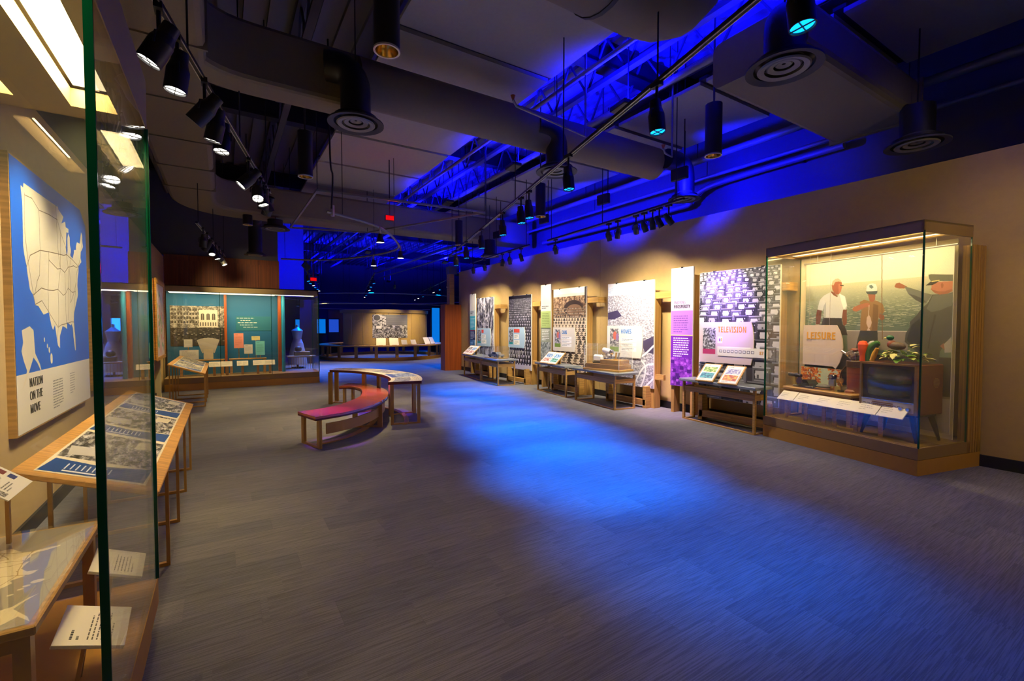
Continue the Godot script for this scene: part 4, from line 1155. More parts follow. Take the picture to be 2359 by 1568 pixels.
func centre():
	# curved table
	var outer = smooth2(V2([2.02, -10.16, 2.42, -9.86, 2.72, -9.4, 2.92, -8.85, 3.0, -8.3, 2.96, -7.8, 2.84, -7.36, 2.72, -7.08]))
	var inner = smooth2(V2([1.80, -9.80, 2.08, -9.5, 2.28, -9.12, 2.40, -8.7, 2.45, -8.25, 2.42, -7.82, 2.33, -7.46, 2.2, -7.2]))
	var o = thing("curved_table", "tall curved table with a printed photo top wrapped behind the bench", "table", Vector3(2.4, 0, -8.6))
	var sh = Vector2(2.4, -8.6)
	var top = strip_poly(outer, inner)
	for k in top.size(): top[k] -= sh
	var tt = part(o, "table_top", MB.new().prism(top, 0.655, 0.70, Transform3D.IDENTITY), M.cherry_edge, "cherry red table edge")
	var p = Paint.new(1200, 240, C(232, 222, 190), 71)
	p.photo(0, 20, 260, 180, 0.02, 711, C(120, 96, 84), C(226, 214, 186), 2); p.photo(380, 30, 220, 150, 0.02, 712, C(80, 84, 110), C(222, 220, 214), 2)
	p.photo(640, 20, 240, 200, 0.025, 713, C(26, 62, 134), C(218, 226, 236), 2); p.photo(900, 90, 300, 120, 0.02, 714, C(40, 46, 56), C(206, 210, 214), 2)
	p.rect(640, 180, 240, 44, C(26, 70, 150)); p.words(280, 40, 80, 10, 15, 4, C(120, 110, 90)); p.words(900, 30, 200, 4, 12, 4, C(130, 120, 100))
	var q = MB.new()
	var n = outer.size()
	for k in n - 1:
		var a = Vector3(outer[k].x - sh.x, 0.7025, outer[k].y - sh.y)
		var b = Vector3(outer[k + 1].x - sh.x, 0.7025, outer[k + 1].y - sh.y)
		var c = Vector3(inner[k + 1].x - sh.x, 0.7025, inner[k + 1].y - sh.y)
		var d = Vector3(inner[k].x - sh.x, 0.7025, inner[k].y - sh.y)
		var u0 = float(k) / (n - 1)
		var u1 = float(k + 1) / (n - 1)
		q.tri(a, b, c, Vector3.UP, Vector3.UP, Vector3.UP, Vector2(u0, 0), Vector2(u1, 0), Vector2(u1, 1))
		q.tri(a, c, d, Vector3.UP, Vector3.UP, Vector3.UP, Vector2(u0, 0), Vector2(u1, 1), Vector2(u0, 1))
	part(tt, "print", q, picture("table_print", p, 0.3), "printed photographs on the table top")
	part(o, "apron", MB.new().prism(strip_poly(ring_off(outer, inner, 0.12), ring_off(outer, inner, 0.16)).map(func(e): return e - sh), 0.62, 0.655, Transform3D.IDENTITY), M.bronze)
	for f in [0.02, 0.32, 0.66, 0.985]:
		var k = int(f * (n - 1))
		for e in [[0.1, 0.05], [0.9, 0.05]]:
			var c = outer[k].lerp(inner[k], e[0]) - sh
			var dir = (inner[k] - outer[k]).angle()
			part(o, "leg", MB.new().box(Vector3(c.x, 0.328, c.y), Vector3(0.05, 0.655, 0.03 if f > 0.9 else 0.075), Basis(Vector3.UP, -dir)), M.bronze)
		var a = outer[k].lerp(inner[k], 0.1) - sh
		var b = outer[k].lerp(inner[k], 0.9) - sh
		part(o, "foot_bar", MB.new().bar(Vector3(a.x, 0.012, a.y), Vector3(b.x, 0.012, b.y), 0.04, 0.022), M.bronze)
	part(o, "floor_ring", MB.new().prism(strip_poly(ring_off(outer, inner, 0.44), ring_off(outer, inner, 0.58)).map(func(e): return e - sh), 0.0, 0.016, Transform3D.IDENTITY), M.bronze)
	# bench
	outer = smooth2(V2([0.97, -6.25, 1.38, -6.40, 1.77, -6.70, 2.10, -7.14, 2.33, -7.62, 2.47, -8.15, 2.50, -8.6, 2.45, -9.05, 2.33, -9.42, 2.12, -9.62]))
	inner = smooth2(V2([0.83, -6.79, 1.12, -6.86, 1.42, -7.06, 1.68, -7.38, 1.90, -7.75, 2.05, -8.2, 2.12, -8.6, 2.10, -8.9, 2.02, -9.12, 1.86, -9.2]))
	o = thing("curved_bench", "glossy red brown curved bench with wooden legs", "bench", Vector3(1.8, 0, -7.9))
	sh = Vector2(1.8, -7.9)
	var mk = func(e): return e - sh
	part(o, "seat", MB.new().prism(strip_poly(outer, inner).map(mk), 0.405, 0.432, Transform3D.IDENTITY), M.bench_wood, "glossy red brown seat")
	part(o, "seat_edge", MB.new().prism(strip_poly(outer, inner).map(mk), 0.38, 0.404, Transform3D.IDENTITY), M.cherry_edge)
	n = outer.size()
	for f in [0.03, 0.36, 0.68, 0.97]:
		var k = int(f * (n - 1))
		for e in [0.1, 0.9]:
			var c = outer[k].lerp(inner[k], e) - sh
			part(o, "leg", MB.new().box(Vector3(c.x, 0.19, c.y), Vector3(0.075, 0.38, 0.035), Basis(Vector3.UP, -(inner[k] - outer[k]).angle())), M.bronze)
		var a = outer[k].lerp(inner[k], 0.1) - sh
		var b = outer[k].lerp(inner[k], 0.9) - sh
		part(o, "foot_bar", MB.new().bar(Vector3(a.x, 0.014, a.y), Vector3(b.x, 0.014, b.y), 0.035, 0.026), M.bronze)
	part(o, "apron", MB.new().prism(strip_poly(ring_off(outer, inner, 0.13).slice(2, n - 10), ring_off(outer, inner, 0.17).slice(2, n - 10)).map(mk), 0.17, 0.31, Transform3D.IDENTITY), M.bronze)
	part(o, "floor_ring", MB.new().prism(strip_poly(ring_off(outer, inner, 0.42).slice(1, n - 1), ring_off(outer, inner, 0.6).slice(1, n - 1)).map(mk), 0.0, 0.018, Transform3D.IDENTITY), M.bronze)

func ring_off(outer, inner, t):
	var o = []
	for k in outer.size(): o.append(outer[k].lerp(inner[k], t))
	return o

# ---- graphic panels on the right wall; the print faces -x, its left edge is the far end
func face_quad(mb, x, y0, y1, z0, z1):
	# z0 = left (far), z1 = right (near)
	mb.quad(Vector3(x, y1, z0), Vector3(x, y1, z1), Vector3(x, y0, z1), Vector3(x, y0, z0), Vector3.LEFT)
	return mb

func wall_frame(o, w, ext = 0.34):
	# wooden posts, rails and U-shaped foot behind a panel of width w, origin at panel centre on the floor
	for sz in [-1, 1]: part(o, "post", MB.new().bb(0.03, 0.20, 0.0, 2.25, sz * (w / 2 - 0.04) - 0.04, sz * (w / 2 - 0.04) + 0.04), M.wood_up)
	part(o, "top_rail", MB.new().bb(0.04, 0.1, 2.12, 2.24, -w / 2, w / 2 + ext), M.wood)
	part(o, "bracket", MB.new().bb(0.02, 0.26, 2.12, 2.24, w / 2 + ext - 0.06, w / 2 + ext + 0.04), M.wood)
	part(o, "low_rail", MB.new().bb(0.04, 0.1, 0.56, 0.66, -w / 2, w / 2 + ext * 0.6), M.wood)
	part(o, "foot_post", MB.new().bb(-0.12, 0.03, 0.0, 0.42, w / 2 - 0.16, w / 2 - 0.08), M.wood)
	part(o, "foot_post", MB.new().bb(-0.12, 0.03, 0.0, 0.42, -w / 2 + 0.08, -w / 2 + 0.16), M.wood)
	part(o, "foot_rail", MB.new().bb(-0.12, -0.04, 0.05, 0.16, -w / 2 + 0.1, w / 2 - 0.1), M.wood)

func photo_panel(nm, label, z0, z1, y0, y1, p, ext = 0.34):
	var w = absf(z1 - z0)
	var o = thing(nm, label, "graphic panel", Vector3(7.0, 0, (z0 + z1) / 2.0))
	var bd = part(o, "board", MB.new().bb(0.0, 0.03, y0, y1, -w / 2, w / 2), M.white_card)
	part(bd, "print", face_quad(MB.new(), -0.001, y0 + 0.004, y1 - 0.004, -w / 2 + 0.004, w / 2 - 0.004), picture(nm + "_print", p, 0.5))
	for s in [-0.3, 0.3]: part(bd, "clip", MB.new().bb(-0.006, 0.036, y1 - 0.015, y1 + 0.012, s * w - 0.02, s * w + 0.02), M.black_steel)
	wall_frame(o, w, ext)
	return o

func strip_panel(label, z0, z1, p, key, tone):
	var w = absf(z1 - z0)
	var o = thing("text_panel", label, "text panel", Vector3(7.0, 0, (z0 + z1) / 2.0))
	var bd = part(o, "board", MB.new().bb(0.0, 0.03, 0.5, 2.65, -w / 2, w / 2), M.white_card)
	part(bd, "print", face_quad(MB.new(), -0.001, 0.503, 2.647, -w / 2 + 0.003, w / 2 - 0.003), picture(key, p, 0.5))
	part(o, "clip", MB.new().bb(-0.006, 0.036, 2.635, 2.662, -0.02, 0.02), M.black_steel)
	part(o, "post", MB.new().bb(0.03, 0.2, 0.0, 2.5, w / 2 - 0.06, w / 2 + 0.0), M.wood_up)
	part(o, "post", MB.new().bb(0.03, 0.2, 0.0, 2.5, -w / 2, -w / 2 + 0.06), M.wood_up)
	return o

func info_plate(o, y0, y1, z0, z1, p, key):
	# raised plate with a curved right edge, in the panel's own axes
	var out = [Vector2(z0, y0), Vector2(z0, y1), Vector2(z1 - 0.16, y1)]
	for k in 7:
		var a = lerpf(0.5, -0.5, k / 6.0) * 1.7
		out.append(Vector2(z1 - 0.16 + 0.16 * cos(a * 0.9), (y0 + y1) / 2.0 + (y1 - y0) / 2.0 * sin(a) / sin(0.85)))
	out.append(Vector2(z1 - 0.16, y0))
	var idx = Geometry2D.triangulate_polygon(PackedVector2Array(out))
	var mb = MB.new()
	mb.prism(out, 0.004, 0.02, Transform3D(Basis(Vector3(0, 0, 1), Vector3(-1, 0, 0), Vector3(0, 1, 0)), Vector3.ZERO))
	var ip = part(o, "info_plate", mb, M.white_card)
	var q = MB.new()
	for k in range(0, idx.size(), 3):
		var a = []
		var t = []
		for s in 3:
			var e = out[idx[k + s]]
			a.append(Vector3(-0.0215, e.y, e.x)); t.append(Vector2((e.x - z0) / (z1 - z0), (y1 - e.y) / (y1 - y0)))
		q.tri(a[0], a[1], a[2], Vector3.LEFT, Vector3.LEFT, Vector3.LEFT, t[0], t[1], t[2])
	part(ip, "info_print", q, picture(key, p, 0.5))

func gallery_table(nm_label, p0, p1, depth, h, curve = 0.0):
	# front edge from p0 (far) to p1 (near); depth towards the wall
	var u = (p1 - p0)
	var L = u.length()
	u = u / L
	var v = Vector3(-u.z, 0, u.x)
	if v.x < 0: v = -v
	var o = thing("gallery_table", nm_label, "table", (p0 + p1) / 2.0 + v * depth / 2.0)
	o.basis = Basis(u, Vector3.UP, u.cross(Vector3.UP))
	# local: x along, z = u x up; find sign of v
	var s = 1.0 if o.basis.z.dot(v) > 0 else -1.0
	part(o, "table_top", MB.new().cbox(Vector3(0, h - 0.02, 0), Vector3(L + 0.12, 0.045, depth + 0.1), 0.008), M.terrazzo, "speckled grey stone top")
	for sx in [-1, 1]:
		for sz in [-1, 1]: part(o, "leg", MB.new().bb(sx * L / 2 - 0.018, sx * L / 2 + 0.018, 0, h - 0.04, sz * (depth / 2 - 0.02) - 0.018, sz * (depth / 2 - 0.02) + 0.018), M.wood)
		part(o, "end_rail", MB.new().bb(sx * L / 2 - 0.012, sx * L / 2 + 0.012, h - 0.2, h - 0.12, -depth / 2, depth / 2), M.wood)
		part(o, "floor_bar", MB.new().bb(sx * L / 2 - 0.015, sx * L / 2 + 0.015, 0, 0.022, -depth / 2, depth / 2), M.wood)
	part(o, "front_apron", MB.new().bb(-L / 2, L / 2, h - 0.21, h - 0.12, -s * (depth / 2 - 0.01), -s * (depth / 2 - 0.035)), M.wood)
	part(o, "back_apron", MB.new().bb(-L / 2, L / 2, h - 0.21, h - 0.12, s * (depth / 2 - 0.01), s * (depth / 2 - 0.035)), M.wood)
	part(o, "floor_bar", MB.new().bb(-L / 2, L / 2, 0, 0.022, -s * (depth / 2 - 0.035), -s * (depth / 2 - 0.005)), M.wood)
	return o

func page_board(label, at, turn, p, key, group, w = 0.3, d = 0.42):
	# framed page leaning on a table; local -x faces the visitor
	var o = thing("page_board", label, "page board", at, turn, group)
	var bs = Basis(Vector3(0, 0, 1), deg_to_rad(38))
	var c = bs * Vector3(d / 2, 0, 0)
	var fr = part(o, "frame", MB.new().cbox(c, Vector3(d, 0.025, w), 0.004, bs), M.wood)
	var u = c + bs * Vector3(0, 0.0135, 0)
	var hx = bs * Vector3(d / 2 - 0.02, 0, 0)
	var hz = Vector3(0, 0, w / 2 - 0.02)
	var q = MB.new(); q.quad(u + hx - hz, u + hx + hz, u - hx + hz, u - hx - hz, bs * Vector3.UP)
	part(fr, "page", q, picture(key, p, 0.5))
	part(o, "prop", MB.new().bb(d * 0.62, d * 0.62 + 0.02, 0.0, d * 0.62 * 0.74, -0.04, 0.04), M.wood)
	return o

func page(sd, cols):
	var p = Paint.new(150, 210, C(236, 232, 222), sd)
	p.words(16, 14, 90, 1, 8, 5, C(120, 110, 100))
	p.photo(14, 34, 122, 66, 0.03, sd * 7, cols[0], cols[1], 2)
	p.photo(14, 112, 122, 70, 0.03, sd * 9, cols[2], cols[3], 2)
	p.words(16, 190, 100, 2, 7, 3, C(130, 126, 120))
	return p

func tv_icon(p, x, y, w, h, shade):
	var body = C(shade, shade, shade + 4)
	var lit = C(226, 224, 222).darkened(p.r.randf_range(0.0, 0.25))
	p.rect(x, y, w, h, body.darkened(0.35)); p.rect(x, y, w, h * 0.09, body.lightened(0.3)); p.rect(x + w * 0.93, y + h * 0.09, w * 0.07, h * 0.91, body.darkened(0.6))
	p.rect(x + w * 0.1, y + h * 0.2, w * 0.68, h * 0.58, body.darkened(0.7))
	p.rect(x + w * 0.16, y + h * 0.24, w * 0.56, h * 0.5, lit); p.ell(x + w * 0.44, y + h * 0.49, w * 0.31, h * 0.24, lit)
	if p.r.randf() < 0.5: p.rect(x + w * p.r.randf_range(0.24, 0.5), y + h * 0.5, w * 0.12, h * 0.22, lit.darkened(0.55))
	p.rect(x + w * 0.8, y + h * 0.24, w * 0.08, h * 0.1, lit); p.rect(x + w * 0.1, y + h * 0.84, w * 0.7, h * 0.05, body.lightened(0.15))

func right_side():
	var p
	var o
	# --- far group
	p = Paint.new(120, 560, C(222, 216, 200), 81)
	p.rect(0, 140, 120, 60, C(196, 206, 200)); p.rect(0, 190, 120, 120, C(70, 178, 196)); p.words(14, 150, 80, 2, 14, 8, C(60, 64, 70)); p.words(16, 210, 90, 8, 11, 4, C(210, 232, 236)); p.rect(0, 310, 120, 6, C(160, 60, 70)); p.rect(0, 316, 120, 80, C(34, 56, 96)); p.words(16, 326, 90, 6, 11, 5, C(214, 220, 228)); p.photo(0, 396, 120, 164, 0.03, 811, C(34, 84, 136), C(150, 200, 226), 2)
	strip_panel("narrow blue text panel farthest along the tan wall", -13.75, -13.35, p, "strip_blue", 0)
	p = Paint.new(360, 620, C(60, 58, 66), 82)
	p.photo(0, 0, 360, 620, 0.018, 821, C(30, 28, 36), C(210, 208, 216), 3, 0.35)
	for k in 26:
		var x = p.r.randf_range(0, 360)
		var y = p.r.randf_range(40, 620)
		var s = lerpf(4, 22, y / 620.0)
		p.ell(x, y, s * 0.6, s * 0.8, C(196, 190, 192)); p.rect(x - s, y + s * 0.7, s * 2, s * 3, [C(40, 38, 46), C(180, 178, 186), C(90, 86, 96)][p.r.randi_range(0, 2)])
	o = photo_panel("graphic_panel", "photo panel of tall standing figures beside the narrow blue text panel", -13.26, -12.15, 0.48, 2.49, p)
	info_a(o, -0.5, 0.42, 0.95, 1.52, "info_workers", C(168, 196, 214), 1)
	p = Paint.new(360, 640, C(28, 26, 34), 83)
	for r in 26:
		var y = 30 + r * r * 0.62 + r * 7
		var s = 4.0 + r * 0.62
		var x = p.r.randf_range(0, s * 2)
		while x < 360:
			p.ell(x, y, s * 0.62, s * 0.85, C(206, 202, 208).darkened(p.r.randf_range(0, 0.35))); p.ell(x, y - s * 0.55, s * 0.62, s * 0.35, C(34, 32, 38)); p.rect(x - s * 0.8, y + s * 0.8, s * 1.6, s, C(52, 50, 60)); p.rect(x - s * 0.15, y + s * 0.8, s * 0.3, s * 0.8, C(220, 218, 222))
			x += s * 2.1 + p.r.randf_range(0, 3)
	p.rect(0, 600, 360, 40, C(186, 182, 190))
	for k in 10:
		var xx = p.r.randf_range(10, 350)
		p.path([Vector2(xx, 440), Vector2(xx + p.r.randf_range(-8, 8), 480), Vector2(xx + p.r.randf_range(-14, 14), 540)], 5, C(214, 210, 206))
	o = photo_panel("graphic_panel_001", "photo panel of a dense crowd of seated people with a red tabbed info plate", -11.27, -10.12, 0.38, 2.45, p)
	info_a(o, -0.56, 0.3, 0.98, 1.56, "info_crowd", C(168, 196, 214), 2)
	# --- middle group
	p = Paint.new(120, 560, C(224, 212, 186), 84)
	p.rect(0, 130, 120, 40, C(206, 206, 196)); p.words(12, 140, 90, 2, 12, 7, C(84, 86, 84)); p.rect(0, 176, 120, 112, C(170, 190, 112)); p.words(16, 190, 88, 8, 11, 4, C(110, 128, 70)); p.rect(0, 288, 120, 4, C(60, 70, 50)); p.rect(0, 292, 120, 90, C(150, 156, 130)); p.words(14, 300, 92, 7, 11, 5, C(244, 242, 232)); p.photo(0, 382, 120, 178, 0.04, 841, C(70, 80, 74), C(196, 202, 190), 2)
	for k in 3: p.path([Vector2(20 + k * 30, 560), Vector2(50 + k * 18, 480), Vector2(90 + k * 8, 390)], 3, C(210, 214, 204))
	strip_panel("narrow green text panel beside the photo of crowded cars", -9.68, -9.25, p, "strip_green", 1)
	p = Paint.new(380, 640, C(226, 206, 172), 85)
	p.photo(0, 60, 380, 160, 0.03, 851, C(70, 48, 34), C(190, 160, 124), 2); p.ell(240, 150, 110, 60, C(56, 44, 38)); p.ell(250, 165, 90, 44, C(126, 96, 70))
	for r in 17:
		var y = 150 + r * 17 + r * r * 0.75
		var s = 9.0 + r * 2.0
		var x = p.r.randf_range(-s, 0)
		while x < 380:
			var c = C(206, 180, 146).darkened(p.r.randf_range(0, 0.7))
			p.rect(x, y, s * 1.5, s * 0.6, c); p.ell(x + s * 0.75, y, s * 0.5, s * 0.35, c.darkened(0.3)); p.rect(x, y + s * 0.6, s * 1.5, s * 0.18, C(40, 30, 26)); p.ell(x + s * 0.2, y + s * 0.3, s * 0.12, s * 0.12, C(244, 232, 206)); p.ell(x + s * 1.3, y + s * 0.3, s * 0.12, s * 0.12, C(244, 232, 206))
			x += s * 1.7 + p.r.randf_range(0, s * 0.3)
	p.rect(0, 0, 380, 40, C(236, 222, 190)); p.rect(364, 0, 16, 120, C(50, 44, 44))
	o = photo_panel("graphic_panel_002", "sepia photo panel of crowded cars titled CARS", -9.14, -7.92, 0.44, 2.50, p)
	info_b(o, -0.6, 0.26, 0.98, 1.56, "info_cars", C(222, 214, 196), "CARS", M.blue_ink)
	p = Paint.new(400, 660, C(206, 206, 210), 86)
	p.rect(0, 0, 400, 80, C(232, 230, 226)); p.photo(0, 20, 400, 80, 0.02, 861, C(190, 206, 222), C(240, 238, 234), 3, 3.0)
	p.photo(0, 80, 400, 580, 0.05, 862, C(120, 116, 126), C(226, 224, 228), 2, 1.5)
	for r in 26:
		var y = 84 + r * 9 + r * r * 0.5
		var s = 3.0 + r * 0.5
		var sl = p.r.randf_range(-0.25, 0.25)
		var x = 0.0
		while x < 400:
			p.poly([Vector2(x, y + sl * x * 0.2), Vector2(x + s * 1.4, y - s * 0.4 + sl * x * 0.2), Vector2(x + s * 2.2, y + s * 0.3 + sl * x * 0.2), Vector2(x + s, y + s * 0.8 + sl * x * 0.2)], [C(130, 126, 138), C(226, 224, 228), C(158, 154, 164)][p.r.randi_range(0, 2)])
			x += s * 2.8 + p.r.randf_range(0, s)
	p.poly([Vector2(0, 190), Vector2(90, 176), Vector2(130, 214), Vector2(60, 236), Vector2(0, 236)], C(70, 60, 92)); p.poly([Vector2(300, 380), Vector2(400, 340), Vector2(400, 450), Vector2(330, 440)], C(74, 64, 92))
	for t in [[0, 460, 180, 480, 300, 470, 400, 400], [240, 660, 300, 560, 350, 520, 400, 510], [300, 660, 330, 590, 330, 520, 250, 460], [330, 660, 400, 600]]:
		p.path(smooth2(V2(t), 8), 12, C(240, 238, 238))
	o = photo_panel("graphic_panel_003", "aerial photo panel of streets and houses titled HOMES", -7.22, -5.97, 0.38, 2.49, p)
	info_b(o, -0.62, 0.36, 0.95, 1.6, "info_homes", C(226, 224, 214), "HOMES", M.blue_ink)
	# --- near group
	p = Paint.new(140, 580, C(222, 200, 206), 87)
	p.rect(0, 150, 140, 60, C(198, 172, 214)); p.rect(0, 210, 140, 118, C(170, 112, 206)); p.words(18, 234, 100, 8, 11, 4, C(110, 60, 150)); p.rect(0, 328, 140, 4, C(236, 200, 120)); p.rect(0, 332, 140, 248, C(102, 32, 146)); p.words(18, 342, 104, 9, 11, 5, C(232, 222, 240))
	p.photo(0, 440, 140, 140, 0.03, 871, C(86, 24, 130), C(156, 74, 190), 2)
	for k in 12: p.rect(p.r.randf_range(0, 120), p.r.randf_range(440, 560), 24, 18, C(70, 20, 110)); p.rect(p.r.randf_range(0, 120), p.r.randf_range(440, 560), 14, 12, C(170, 90, 200))
	o = strip_panel("narrow purple text panel reading ENJOYING PROSPERITY beside the television panel", -5.58, -5.11, p, "strip_purple", 2)
	lettering(o, "ENJOYING", mat("grey_ink", C(120, 104, 128), 0.6), 0.05, Vector3(-0.002, 2.06, -0.17), frame_axes(-1), 0.8, false)
	lettering(o, "PROSPERITY", M.ink, 0.055, Vector3(-0.002, 1.99, -0.17), frame_axes(-1), 0.78)
	p = Paint.new(520, 820, C(60, 56, 62), 88)
	for r in 19:
		var y = r * 14 + r * r * 1.5
		var s = 24.0 + r * 5.2
		var x = p.r.randf_range(-s, 0)
		while x < 520:
			tv_icon(p, x, y + p.r.randf_range(-0.2, 0.2) * s, s, s * 0.9, p.r.randf_range(50, 190)); x += s * p.r.randf_range(0.9, 1.35)
	o = photo_panel("graphic_panel_004", "violet lit photo panel of stacked television sets titled TELEVISION", -4.98, -3.62, 0.37, 2.51, p, 0.08)
	info_tv(o)
	# --- tables
	var t
	t = gallery_table("long stone-topped display table before the farthest photo panels", Vector3(6.5, 0, -13.2), Vector3(6.28, 0, -11.7), 0.42, 0.70)
	t = gallery_table("stone-topped display table with a glass covered model car", Vector3(6.26, 0, -11.6), Vector3(6.12, 0, -10.42), 0.52, 0.70)
	t = gallery_table("stone-topped display table before the sepia car panel", Vector3(6.58, 0, -9.24), Vector3(6.40, 0, -7.92), 0.34, 0.70)
	t = gallery_table("stone-topped display table carrying the stepped wooden box", Vector3(6.38, 0, -7.56), Vector3(6.22, 0, -6.24), 0.5, 0.70)
	t = gallery_table("stone-topped display table before the television panel", Vector3(6.68, 0, -5.05), Vector3(6.52, 0, -3.72), 0.27, 0.70)
	var cw = [[C(40, 36, 30), C(226, 220, 206), C(120, 60, 40), C(230, 220, 200)], [C(30, 66, 120), C(206, 226, 240), C(150, 60, 40), C(236, 228, 210)], [C(20, 90, 150), C(220, 230, 236), C(24, 110, 60), C(160, 206, 226)], [C(60, 120, 30), C(226, 230, 160), C(16, 70, 110), C(90, 190, 190)], [C(90, 90, 160), C(240, 238, 232), C(170, 40, 40), C(236, 200, 80)]]
	page_board("brown framed page board leaning on the farthest table, left of its pair", Vector3(6.42, 0.703, -12.95), 0.12, page(101, cw[0]), "page_101", "")
	page_board("brown framed page board leaning on the farthest table, right of its pair", Vector3(6.37, 0.703, -12.58), 0.12, page(102, cw[1]), "page_102", "")
	page_board("framed page board with blue car pictures before the sepia car panel", Vector3(6.46, 0.703, -8.82), 0.12, page(103, cw[1]), "page_103", "")
	page_board("framed page board with green and blue pictures before the sepia car panel", Vector3(6.41, 0.703, -8.45), 0.12, page(104, cw[2]), "page_104", "")
	page_board("framed page board with a green picture above a teal one before the television panel", Vector3(6.53, 0.703, -4.55), 0.12, page(105, cw[3]), "page_105", "")
	page_board("framed page board with red and yellow pictures before the television panel", Vector3(6.48, 0.703, -4.12), 0.12, page(106, cw[4]), "page_106", "")
	table_objects()

func info_a(o, z0, z1, y0, y1, key, col, v):
	var p = Paint.new(260, 190, col, 200 + v)
	p.photo(14, 20, 60, 120, 0.04, 201 + v, C(30, 30, 34), C(224, 222, 220), 2); p.rect(14, 140, 60, 20, C(30, 140, 150))
	p.rect(90, 16, 90 if v == 2 else 40, 34, C(224, 84, 64)); p.rect(90, 66, 80, 44, C(240, 238, 228)); p.rect(90, 118, 90, 44, C(240, 238, 228)); p.words(98, 76, 60, 3, 10, 4, C(120, 140, 120)); p.words(98, 128, 70, 3, 10, 4, C(120, 140, 120))
	info_plate(o, y0, y1, z0, z1, p, key)

func info_b(o, z0, z1, y0, y1, key, col, title, m):
	var p = Paint.new(300, 220, col, 210)
	p.photo(26, 20, 80, 140, 0.04, 211, C(60, 60, 66), C(232, 226, 220), 2); p.rect(26, 150, 80, 34, C(120, 150, 60))
	p.ell(70, 70, 16, 30, C(206, 110, 90)); p.ell(92, 80, 12, 26, C(150, 120, 170))
	p.rect(122, 84, 130, 26, C(246, 244, 238)); p.rect(122, 116, 130, 26, C(246, 244, 238)); p.rect(122, 148, 130, 30, C(246, 244, 238))
	for k in 3: p.words(130, 92 + 32 * k, 110, 2, 8, 4, C(120, 130, 130))
	info_plate(o, y0, y1, z0, z1, p, key)
	lettering(o, title, m, 0.085, Vector3(-0.022, y1 - 0.05, z0 + (z1 - z0) * 0.41), frame_axes(-1), 0.7)

func info_tv(o):
	var p = Paint.new(420, 240, C(222, 200, 206), 220)
	p.photo(30, 34, 104, 130, 0.05, 221, C(30, 28, 34), C(236, 234, 236), 2); p.rect(30, 160, 104, 30, C(190, 60, 110))
	p.rect(150, 84, 40, 40, C(240, 236, 230)); p.rect(162, 96, 12, 16, C(150, 110, 170)); p.rect(178, 92, 6, 20, C(206, 190, 60))
	p.rect(150, 142, 250, 48, C(240, 234, 222))
	for k in 9: p.rect(160 + k * 22, 154, 16, 16, C(90, 90, 100)); p.rect(163 + k * 22, 157, 10, 10, C(236, 234, 230))
	info_plate(o, 0.98, 1.66, -0.66, 0.3, p, "info_tv")
	lettering(o, "TELEVISION", M.gold_ink, 0.095, Vector3(-0.022, 1.615, -0.31), frame_axes(-1), 0.66)
	part(o, "strip_plate", MB.new().bb(-0.03, -0.012, 1.10, 1.24, -0.3, 0.52), M.white_card)
	var q = face_quad(MB.new(), -0.031, 1.105, 1.235, -0.295, 0.515)
	var s = Paint.new(300, 50, C(240, 234, 222), 222)
	for k in 9: s.rect(8 + k * 25, 12, 18, 18, C(110, 108, 116)); s.rect(11 + k * 25, 15, 12, 11, C(238, 236, 232))
	part(o, "strip_print", q, picture("tv_strip", s, 0.5))
	lettering(o, "87", M.gold_ink, 0.05, Vector3(-0.032, 1.215, 0.4), frame_axes(-1), 0.8)

func cover(nm, label, at, w, h, d, turn):
	var o = thing(nm, label, "acrylic cover", at, turn)
	var t = 0.006
	part(o, "pane", MB.new().bb(-w / 2, w / 2, 0, h, -d / 2, -d / 2 + t), M.glass); part(o, "pane", MB.new().bb(-w / 2, w / 2, 0, h, d / 2 - t, d / 2), M.glass)
	part(o, "pane", MB.new().bb(-w / 2, -w / 2 + t, 0, h, -d / 2, d / 2), M.glass); part(o, "pane", MB.new().bb(w / 2 - t, w / 2, 0, h, -d / 2, d / 2), M.glass)
	part(o, "lid", MB.new().bb(-w / 2, w / 2, h, h + t, -d / 2, d / 2), M.glass)
	var e = MB.new()
	for sx in [-1, 1]:
		for sz in [-1, 1]: e.bb(sx * w / 2 - 0.003, sx * w / 2 + 0.003, 0, h, sz * d / 2 - 0.003, sz * d / 2 + 0.003)
	part(o, "bright_corners", e, mat("acrylic_edge", C(226, 232, 226), 0.3))

